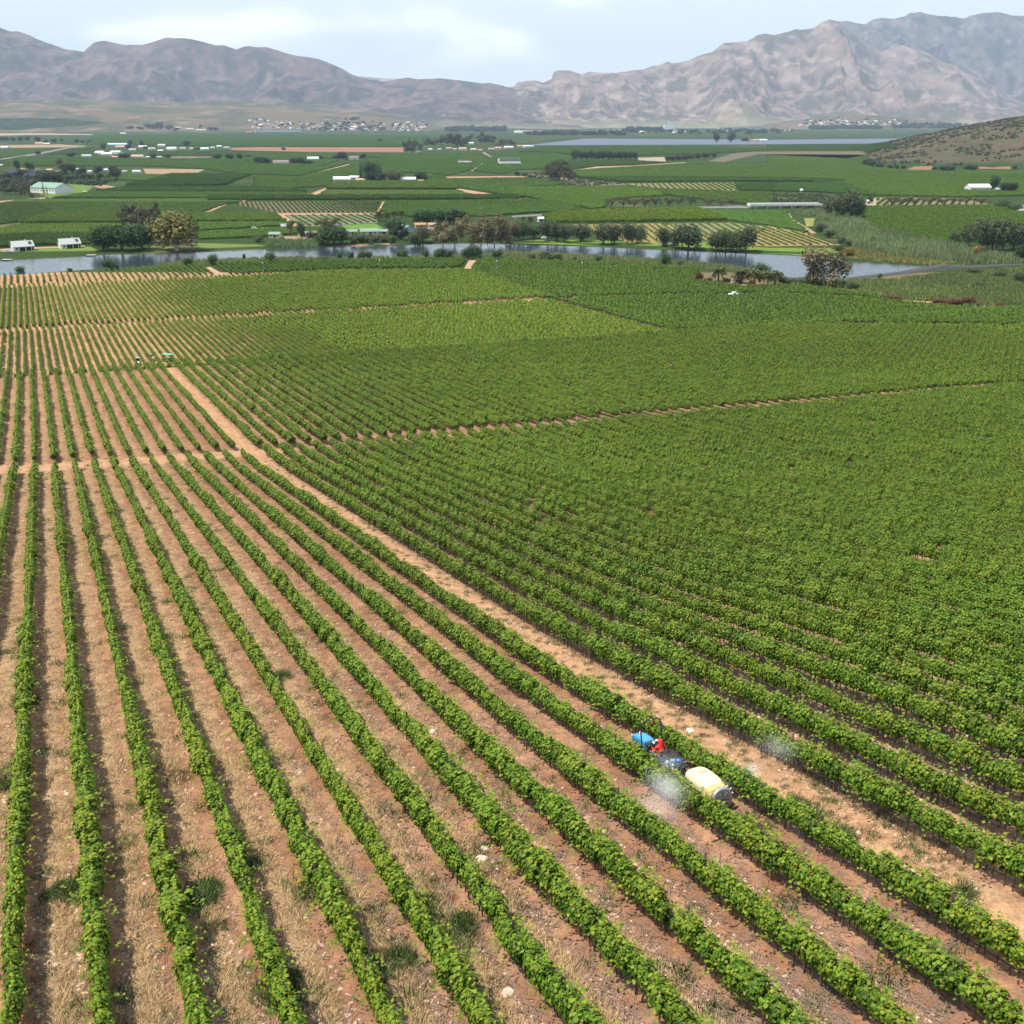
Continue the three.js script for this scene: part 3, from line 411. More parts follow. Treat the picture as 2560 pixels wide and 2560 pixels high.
/* ------------------------------------------------------------------ fields beyond the lake */
const FAR = [40, 41, 42].map((s) => vineClump(s, 5, 400, 0.44, 0.4, 0.35, 1.7, 4));
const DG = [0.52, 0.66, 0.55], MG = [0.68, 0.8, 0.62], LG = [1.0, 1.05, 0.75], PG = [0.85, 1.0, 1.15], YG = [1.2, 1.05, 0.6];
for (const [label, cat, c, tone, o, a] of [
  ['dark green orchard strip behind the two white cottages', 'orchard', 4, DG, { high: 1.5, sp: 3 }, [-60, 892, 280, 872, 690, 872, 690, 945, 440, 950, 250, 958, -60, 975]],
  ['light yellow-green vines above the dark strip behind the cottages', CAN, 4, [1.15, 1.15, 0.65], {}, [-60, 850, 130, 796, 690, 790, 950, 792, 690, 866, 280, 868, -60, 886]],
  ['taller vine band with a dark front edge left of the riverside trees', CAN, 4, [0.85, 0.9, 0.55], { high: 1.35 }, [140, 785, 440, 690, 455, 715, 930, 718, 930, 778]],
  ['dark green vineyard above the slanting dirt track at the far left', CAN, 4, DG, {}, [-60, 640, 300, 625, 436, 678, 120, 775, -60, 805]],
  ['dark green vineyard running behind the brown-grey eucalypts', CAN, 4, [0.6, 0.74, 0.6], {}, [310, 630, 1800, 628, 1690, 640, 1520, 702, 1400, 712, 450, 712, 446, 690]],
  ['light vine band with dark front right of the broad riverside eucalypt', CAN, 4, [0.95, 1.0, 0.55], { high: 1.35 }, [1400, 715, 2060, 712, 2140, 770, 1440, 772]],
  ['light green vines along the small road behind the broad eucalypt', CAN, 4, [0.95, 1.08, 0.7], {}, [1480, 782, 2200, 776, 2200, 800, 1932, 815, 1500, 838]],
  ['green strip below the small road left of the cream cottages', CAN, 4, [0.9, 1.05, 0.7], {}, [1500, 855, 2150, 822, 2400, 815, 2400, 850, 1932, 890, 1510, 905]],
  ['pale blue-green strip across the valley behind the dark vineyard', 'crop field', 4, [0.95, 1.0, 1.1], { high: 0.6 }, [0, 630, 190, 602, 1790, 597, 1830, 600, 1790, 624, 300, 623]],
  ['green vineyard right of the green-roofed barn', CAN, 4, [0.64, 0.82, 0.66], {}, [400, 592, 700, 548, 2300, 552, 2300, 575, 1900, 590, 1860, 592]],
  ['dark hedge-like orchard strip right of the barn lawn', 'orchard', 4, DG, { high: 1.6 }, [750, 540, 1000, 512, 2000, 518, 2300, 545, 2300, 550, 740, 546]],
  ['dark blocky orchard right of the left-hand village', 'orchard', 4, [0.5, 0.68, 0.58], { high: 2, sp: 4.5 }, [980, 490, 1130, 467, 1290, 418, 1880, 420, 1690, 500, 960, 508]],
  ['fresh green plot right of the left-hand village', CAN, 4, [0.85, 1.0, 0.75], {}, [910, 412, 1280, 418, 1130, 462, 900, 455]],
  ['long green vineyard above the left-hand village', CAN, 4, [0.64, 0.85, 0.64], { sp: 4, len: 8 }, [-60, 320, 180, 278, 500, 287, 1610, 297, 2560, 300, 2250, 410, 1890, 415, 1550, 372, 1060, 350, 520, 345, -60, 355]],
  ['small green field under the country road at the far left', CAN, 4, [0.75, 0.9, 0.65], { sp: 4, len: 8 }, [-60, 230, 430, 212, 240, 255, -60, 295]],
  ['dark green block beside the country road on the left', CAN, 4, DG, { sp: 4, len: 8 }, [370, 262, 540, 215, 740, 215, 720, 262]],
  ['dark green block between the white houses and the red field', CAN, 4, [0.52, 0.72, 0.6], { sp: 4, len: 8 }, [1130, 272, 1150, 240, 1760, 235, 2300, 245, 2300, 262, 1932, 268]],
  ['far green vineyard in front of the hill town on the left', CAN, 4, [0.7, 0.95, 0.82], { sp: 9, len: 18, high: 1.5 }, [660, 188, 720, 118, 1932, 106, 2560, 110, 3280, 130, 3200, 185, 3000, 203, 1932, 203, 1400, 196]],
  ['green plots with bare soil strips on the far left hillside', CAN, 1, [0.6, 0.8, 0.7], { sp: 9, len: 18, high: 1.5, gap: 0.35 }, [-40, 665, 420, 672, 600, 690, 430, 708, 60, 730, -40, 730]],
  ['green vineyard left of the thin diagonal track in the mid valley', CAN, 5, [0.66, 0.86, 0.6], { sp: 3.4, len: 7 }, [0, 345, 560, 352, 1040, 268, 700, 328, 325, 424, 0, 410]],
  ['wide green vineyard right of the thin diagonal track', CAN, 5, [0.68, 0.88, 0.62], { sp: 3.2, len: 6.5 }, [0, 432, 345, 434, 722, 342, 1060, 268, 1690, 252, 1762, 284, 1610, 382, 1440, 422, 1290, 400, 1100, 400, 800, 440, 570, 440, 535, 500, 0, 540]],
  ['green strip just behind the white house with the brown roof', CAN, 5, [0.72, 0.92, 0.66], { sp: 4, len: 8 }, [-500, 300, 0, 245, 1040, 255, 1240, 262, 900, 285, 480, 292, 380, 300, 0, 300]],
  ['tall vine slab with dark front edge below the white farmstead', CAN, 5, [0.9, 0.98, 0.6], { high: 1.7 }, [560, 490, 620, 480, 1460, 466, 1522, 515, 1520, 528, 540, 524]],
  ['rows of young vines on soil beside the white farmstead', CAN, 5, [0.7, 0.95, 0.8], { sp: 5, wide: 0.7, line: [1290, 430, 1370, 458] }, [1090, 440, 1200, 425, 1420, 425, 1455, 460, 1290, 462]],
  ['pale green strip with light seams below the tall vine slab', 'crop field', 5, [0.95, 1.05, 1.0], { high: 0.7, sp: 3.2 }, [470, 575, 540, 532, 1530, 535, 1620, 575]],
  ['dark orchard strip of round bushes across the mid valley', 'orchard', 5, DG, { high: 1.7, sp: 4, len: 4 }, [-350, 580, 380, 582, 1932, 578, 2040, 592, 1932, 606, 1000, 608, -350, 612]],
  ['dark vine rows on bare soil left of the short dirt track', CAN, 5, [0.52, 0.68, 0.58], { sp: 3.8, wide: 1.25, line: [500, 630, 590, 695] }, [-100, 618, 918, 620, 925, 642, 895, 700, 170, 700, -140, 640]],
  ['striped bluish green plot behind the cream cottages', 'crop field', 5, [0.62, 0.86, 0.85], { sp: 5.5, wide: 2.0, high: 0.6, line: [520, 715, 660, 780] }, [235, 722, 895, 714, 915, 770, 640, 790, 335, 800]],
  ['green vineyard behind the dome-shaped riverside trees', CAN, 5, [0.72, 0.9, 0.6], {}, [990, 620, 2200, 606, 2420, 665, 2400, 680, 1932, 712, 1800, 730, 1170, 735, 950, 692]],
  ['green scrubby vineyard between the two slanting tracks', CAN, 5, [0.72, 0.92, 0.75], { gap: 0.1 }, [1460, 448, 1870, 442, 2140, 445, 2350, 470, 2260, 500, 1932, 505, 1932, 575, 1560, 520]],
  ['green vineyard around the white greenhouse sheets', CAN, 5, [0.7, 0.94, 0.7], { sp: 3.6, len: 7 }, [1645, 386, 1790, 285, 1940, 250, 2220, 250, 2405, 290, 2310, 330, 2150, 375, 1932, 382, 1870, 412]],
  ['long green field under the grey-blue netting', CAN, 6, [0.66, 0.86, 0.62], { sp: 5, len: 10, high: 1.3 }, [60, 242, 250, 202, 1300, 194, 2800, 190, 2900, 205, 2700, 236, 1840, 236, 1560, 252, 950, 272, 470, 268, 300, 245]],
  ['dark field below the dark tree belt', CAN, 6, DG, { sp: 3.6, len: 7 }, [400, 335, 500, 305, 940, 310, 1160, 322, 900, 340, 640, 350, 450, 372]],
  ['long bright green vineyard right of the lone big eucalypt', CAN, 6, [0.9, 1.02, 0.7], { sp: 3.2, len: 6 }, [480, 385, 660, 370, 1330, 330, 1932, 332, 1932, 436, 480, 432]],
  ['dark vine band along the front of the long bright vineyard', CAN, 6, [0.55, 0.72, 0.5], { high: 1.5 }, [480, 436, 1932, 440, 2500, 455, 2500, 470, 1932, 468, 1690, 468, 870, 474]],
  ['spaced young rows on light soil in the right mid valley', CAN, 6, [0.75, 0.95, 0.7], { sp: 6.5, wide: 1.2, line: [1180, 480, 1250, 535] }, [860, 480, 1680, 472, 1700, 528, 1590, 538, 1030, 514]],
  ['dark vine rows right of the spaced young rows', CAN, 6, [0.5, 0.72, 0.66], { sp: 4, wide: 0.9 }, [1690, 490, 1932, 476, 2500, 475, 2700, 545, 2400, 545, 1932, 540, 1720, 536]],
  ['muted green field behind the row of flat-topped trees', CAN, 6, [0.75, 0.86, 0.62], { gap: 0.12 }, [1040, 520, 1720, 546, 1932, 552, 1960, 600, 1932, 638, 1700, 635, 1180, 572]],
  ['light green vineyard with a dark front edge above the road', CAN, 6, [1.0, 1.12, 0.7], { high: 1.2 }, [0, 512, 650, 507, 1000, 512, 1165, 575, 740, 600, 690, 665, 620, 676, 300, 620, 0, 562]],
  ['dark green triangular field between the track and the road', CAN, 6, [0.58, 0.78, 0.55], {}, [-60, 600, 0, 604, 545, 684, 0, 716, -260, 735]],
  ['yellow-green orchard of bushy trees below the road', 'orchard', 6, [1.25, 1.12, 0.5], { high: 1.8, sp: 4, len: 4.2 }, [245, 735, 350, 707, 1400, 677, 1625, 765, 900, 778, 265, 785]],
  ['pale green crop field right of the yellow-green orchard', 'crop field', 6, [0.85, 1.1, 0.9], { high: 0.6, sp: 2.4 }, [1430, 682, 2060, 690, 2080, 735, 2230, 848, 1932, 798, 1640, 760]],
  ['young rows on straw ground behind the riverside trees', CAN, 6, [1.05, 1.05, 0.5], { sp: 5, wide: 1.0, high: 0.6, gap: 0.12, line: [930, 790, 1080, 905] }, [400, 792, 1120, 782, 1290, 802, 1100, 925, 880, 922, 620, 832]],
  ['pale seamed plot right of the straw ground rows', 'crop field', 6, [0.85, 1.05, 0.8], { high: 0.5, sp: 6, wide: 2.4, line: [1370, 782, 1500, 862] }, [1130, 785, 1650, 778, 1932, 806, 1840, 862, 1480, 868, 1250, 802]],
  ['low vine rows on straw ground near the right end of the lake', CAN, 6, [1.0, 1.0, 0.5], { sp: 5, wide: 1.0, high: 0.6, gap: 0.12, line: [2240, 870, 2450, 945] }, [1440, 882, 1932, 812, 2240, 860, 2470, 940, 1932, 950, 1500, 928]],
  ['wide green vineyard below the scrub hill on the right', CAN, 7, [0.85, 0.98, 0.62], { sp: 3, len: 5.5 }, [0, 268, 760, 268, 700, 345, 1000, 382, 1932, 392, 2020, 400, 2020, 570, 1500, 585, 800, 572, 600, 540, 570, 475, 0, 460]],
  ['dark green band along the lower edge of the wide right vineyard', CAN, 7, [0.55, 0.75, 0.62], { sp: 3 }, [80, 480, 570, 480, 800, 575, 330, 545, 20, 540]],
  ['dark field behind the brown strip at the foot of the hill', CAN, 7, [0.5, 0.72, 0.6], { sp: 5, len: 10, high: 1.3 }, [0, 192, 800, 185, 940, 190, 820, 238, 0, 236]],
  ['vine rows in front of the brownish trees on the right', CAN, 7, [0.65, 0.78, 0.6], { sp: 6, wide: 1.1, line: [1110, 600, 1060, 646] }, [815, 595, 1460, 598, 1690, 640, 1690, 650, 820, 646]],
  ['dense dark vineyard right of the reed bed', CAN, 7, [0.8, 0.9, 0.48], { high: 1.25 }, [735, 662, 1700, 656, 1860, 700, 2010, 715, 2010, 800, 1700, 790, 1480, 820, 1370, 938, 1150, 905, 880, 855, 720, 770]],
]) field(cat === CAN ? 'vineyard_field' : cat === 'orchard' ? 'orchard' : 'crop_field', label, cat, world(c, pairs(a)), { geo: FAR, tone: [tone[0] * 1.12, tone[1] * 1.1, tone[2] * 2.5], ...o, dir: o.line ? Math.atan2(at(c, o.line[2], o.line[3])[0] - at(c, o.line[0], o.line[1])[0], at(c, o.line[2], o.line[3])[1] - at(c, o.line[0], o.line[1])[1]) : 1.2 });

/* ------------------------------------------------------------------ trees: trunk with limbs, crown of leaf sprays; every kind built once at unit size and copied */
function sprays(seed, lobes, n, size, o = {}) {                        // lobes: [x, y, z, rx, ry, rz]
  const { shell = 0.3, droop = 0, tint = 0.35, aspect = 0.8 } = o, r = rng(seed), b = new Leaves(), vol = lobes.map((l) => Math.pow(l[3] * l[4] * l[5], 0.7)), tot = vol.reduce((a, q) => a + q, 0);
  lobes.forEach((l, i) => {
    const k = rr(1 - tint, 1 + tint, r), m = Math.round(n * vol[i] / tot);
    for (let j = 0; j < m; j++) {
      const u = rr(-1, 1, r), a = rr(0, 6.283, r), q = Math.pow(r(), shell), s = Math.sqrt(1 - u * u), dx = s * Math.cos(a), dy = u, dz = s * Math.sin(a), bump = 1 + 0.22 * Math.sin(dx * 7 + i) * Math.sin(dz * 6 + dy * 5 + i * 2), t = k * rr(0.75, 1.25, r);
      b.leaf(l[0] + dx * l[3] * q * bump, l[1] + dy * l[4] * q * bump - droop * r() * r(), l[2] + dz * l[5] * q * bump, dx + rr(-0.6, 0.6, r), dy + 0.45 + rr(-0.5, 0.5, r), dz + rr(-0.6, 0.6, r), size * rr(0.6, 1.35, r), [t, t * rr(0.95, 1.06, r), t * rr(0.8, 1.1, r)], r, aspect);
    }
  });
  return b.build();
}
function limbs(seed, r0, fork, ends, lean = 0) { const r = rng(seed), g = [rod([0, -0.02, 0], [lean * 0.5, fork, 0], r0, 7, r0 * 0.7)]; for (const e of ends) { const m = [e[0] * 0.45 + rr(-0.02, 0.02, r), lerp(fork, e[1], 0.5) + rr(-0.02, 0.03, r), e[2] * 0.45]; g.push(rod([lean * 0.5, fork - 0.01, 0], m, r0 * 0.55, 5, r0 * 0.4), rod(m, e, r0 * 0.4, 5, r0 * 0.15)); } return mergeGeometries(g.map(plain)); }
const KIND = {
  dome: (s) => { const r = rng(s), L = []; for (let i = 0; i < 12; i++) { const a = i * 2.4 + r(), q = Math.sqrt(i / 12) * 0.36; L.push([Math.cos(a) * q, 0.6 - q * 0.6 + rr(-0.05, 0.05, r), Math.sin(a) * q, rr(0.16, 0.22, r), rr(0.28, 0.38, r), rr(0.16, 0.22, r)]); } return { crown: sprays(s, L, 2200, 0.062, { tint: 0.16 }), trunk: limbs(s, 0.035, 0.15, [[0.2, 0.5, 0.1], [-0.2, 0.5, 0.08], [0, 0.6, -0.15]]) }; },
  euc: (s) => { const r = rng(s), L = [], E = []; for (let i = 0; i < 13; i++) { const a = i * 2.4 + r(), q = Math.sqrt((i + 0.4) / 13) * 0.4, y = rr(0.3, 0.86, r) - q * 0.3; L.push([Math.cos(a) * q, y, Math.sin(a) * q, rr(0.15, 0.23, r), rr(0.13, 0.2, r), rr(0.15, 0.23, r)]); if (i % 2) E.push([Math.cos(a) * q, y - 0.03, Math.sin(a) * q]); } return { crown: sprays(s, L, 2100, 0.054, { droop: 0.1, tint: 0.22, shell: 0.45 }), trunk: limbs(s, 0.028, 0.24, E, 0.03) }; },
  round: (s) => { const r = rng(s), L = []; for (let i = 0; i < 9; i++) { const a = i * 2.4 + r(), q = Math.sqrt(i / 9) * 0.34; L.push([Math.cos(a) * q, rr(0.36, 0.64, r), Math.sin(a) * q, rr(0.19, 0.28, r), rr(0.3, 0.38, r), rr(0.19, 0.28, r)]); } return { crown: sprays(s, L, 1900, 0.064, { tint: 0.2 }), trunk: limbs(s, 0.04, 0.16, [[0.15, 0.4, 0.1], [-0.16, 0.4, -0.05], [0.02, 0.5, -0.15]]) }; },
  umb: (s) => { const r = rng(s), L = [], E = []; for (let i = 0; i < 10; i++) { const a = i * 2.4 + r(), q = Math.sqrt(i / 10) * 0.42; L.push([Math.cos(a) * q, rr(0.5, 0.82, r) - q * 0.1, Math.sin(a) * q, rr(0.15, 0.22, r), rr(0.15, 0.24, r), rr(0.15, 0.22, r)]); E.push([Math.cos(a) * q * 0.9, 0.55, Math.sin(a) * q * 0.9]); } return { crown: sprays(s, L, 900, 0.055, { shell: 0.6, tint: 0.2 }), trunk: limbs(s, 0.024, 0.22, E) }; },
  col: (s) => ({ crown: sprays(s, [[0, 0.2, 0, 0.42, 0.2, 0.42], [0, 0.42, 0, 0.5, 0.26, 0.5], [0, 0.66, 0, 0.36, 0.24, 0.36], [0, 0.84, 0, 0.2, 0.17, 0.2]], 900, 0.05, { tint: 0.12 }), trunk: limbs(s, 0.1, 0.12, [[0, 0.4, 0]]) }),
  palm: (s) => {
    const r = rng(s), b = new Leaves(), n = 44;
    for (let i = 0; i < n; i++) { const a = i * 2.4, e = rr(-1.0, 1.25, r), len = rr(0.42, 0.54, r), t0 = rr(0.75, 1.2, r); for (let k = 1; k <= 11; k++) { const t = k / 11, q = len * t, y = 0.66 + Math.sin(e) * q * 0.6 - 0.3 * t * t * len * (1.2 - 0.3 * e), w = 0.075 * Math.sin(Math.PI * (0.12 + 0.8 * t)), c = Math.cos(a), d = Math.sin(a), h = Math.max(0.2, Math.cos(e)); for (const sd of [-1, 1]) b.leaf(c * q * h - d * w * sd * 0.6, y, d * q * h + c * w * sd * 0.6, rr(-0.2, 0.2, r) - d * sd * 0.5, 1, c * sd * 0.5, 0.13, [t0, t0, t0 * 0.85], r, 0.6); } }
    return { crown: b.build(), trunk: mergeGeometries([plain(cyl(0.05, 0.042, 0.64, 9, 0, 0.3, 0)), plain(new THREE.SphereGeometry(0.075, 9, 6).scale(1, 1.1, 1).translate(0, 0.63, 0))]) };
  },
};
const TREES = {                                                        // kind, crown colour, trunk colour
  ficus: ['dome', [0.028, 0.07, 0.016]], dark: ['round', [0.034, 0.058, 0.024]], pine: ['euc', [0.03, 0.05, 0.024]], euc: ['euc', [0.18, 0.155, 0.08], [0.4, 0.34, 0.28]], eucd: ['euc', [0.085, 0.085, 0.045], [0.25, 0.2, 0.17]], broad: ['dome', [0.16, 0.145, 0.035], [0.42, 0.36, 0.3]],
  olive: ['round', [0.075, 0.1, 0.045]], green: ['round', [0.055, 0.105, 0.022]], shrub: ['round', [0.06, 0.1, 0.028]], umb: ['umb', [0.11, 0.1, 0.045]], cyp: ['col', [0.022, 0.04, 0.018]], palm: ['palm', [0.11, 0.12, 0.045], [0.16, 0.11, 0.07]], red: ['round', [0.13, 0.03, 0.02]], rust: ['round', [0.13, 0.055, 0.03]], gold: ['round', [0.2, 0.14, 0.025]], jac: ['round', [0.17, 0.15, 0.33]], pale: ['round', [0.13, 0.14, 0.085]],
};
const shapes = {}, protos = {};
function protoTree(type, v) {
  const key = type + v; if (protos[key]) return protos[key];
  const [kind, c, t = [0.09, 0.065, 0.05]] = TREES[type], sk = kind + v; shapes[sk] ??= KIND[kind](kind.length * 100 + v * 7 + 3);
  const g = new THREE.Group(); part('crown', shapes[sk].crown, leafMat(c, { transmission: 0.22, roughness: 0.7 }), g); part('trunk', shapes[sk].trunk, std(t, { roughness: 0.95 }), g);
  return protos[key] = g;
}
const pxSize = (x, z) => (z * CP + (CAM_Y - T(x, z)) * SPI) / F;       // metres that one pixel of the photograph spans there
function groveOf(list) {                                               // [phrase, category, type, piece, [x, y, height, width, ...]]
  for (const [phrase, cat, type, c, a, name] of list) {
    const rows = []; for (let i = 0; i < a.length; i += 4) rows.push(a.slice(i, i + 4)); rows.sort((p, q) => p[0] - q[0]);
    rows.forEach(([x, y, h, w], i) => {
      const [X, Z] = at(c, x, y), k = pxSize(X, Z) / PIECES[c][2], g = protoTree(type, Math.floor(hash2(x, y, 5) * 3)).clone();
      g.name = numbered(name ?? (/shrub|bush/.test(cat) ? 'shrub' : cat === 'palm' ? 'palm_tree' : cat === 'cypress' ? 'cypress_tree' : 'tree')); g.position.set(...vec(X, Z, -0.05)); g.rotation.y = hash2(x, y, 8) * 6.28; g.scale.set(w * k * 1.2, h * k * 1.18, w * k * 1.2);
      tag(g, rows.length === 1 ? phrase : `${ordinal(i + 1)} from left of the ${phrase}`, cat, rows.length === 1 ? null : phrase); scene.add(g);
    });
  }
}
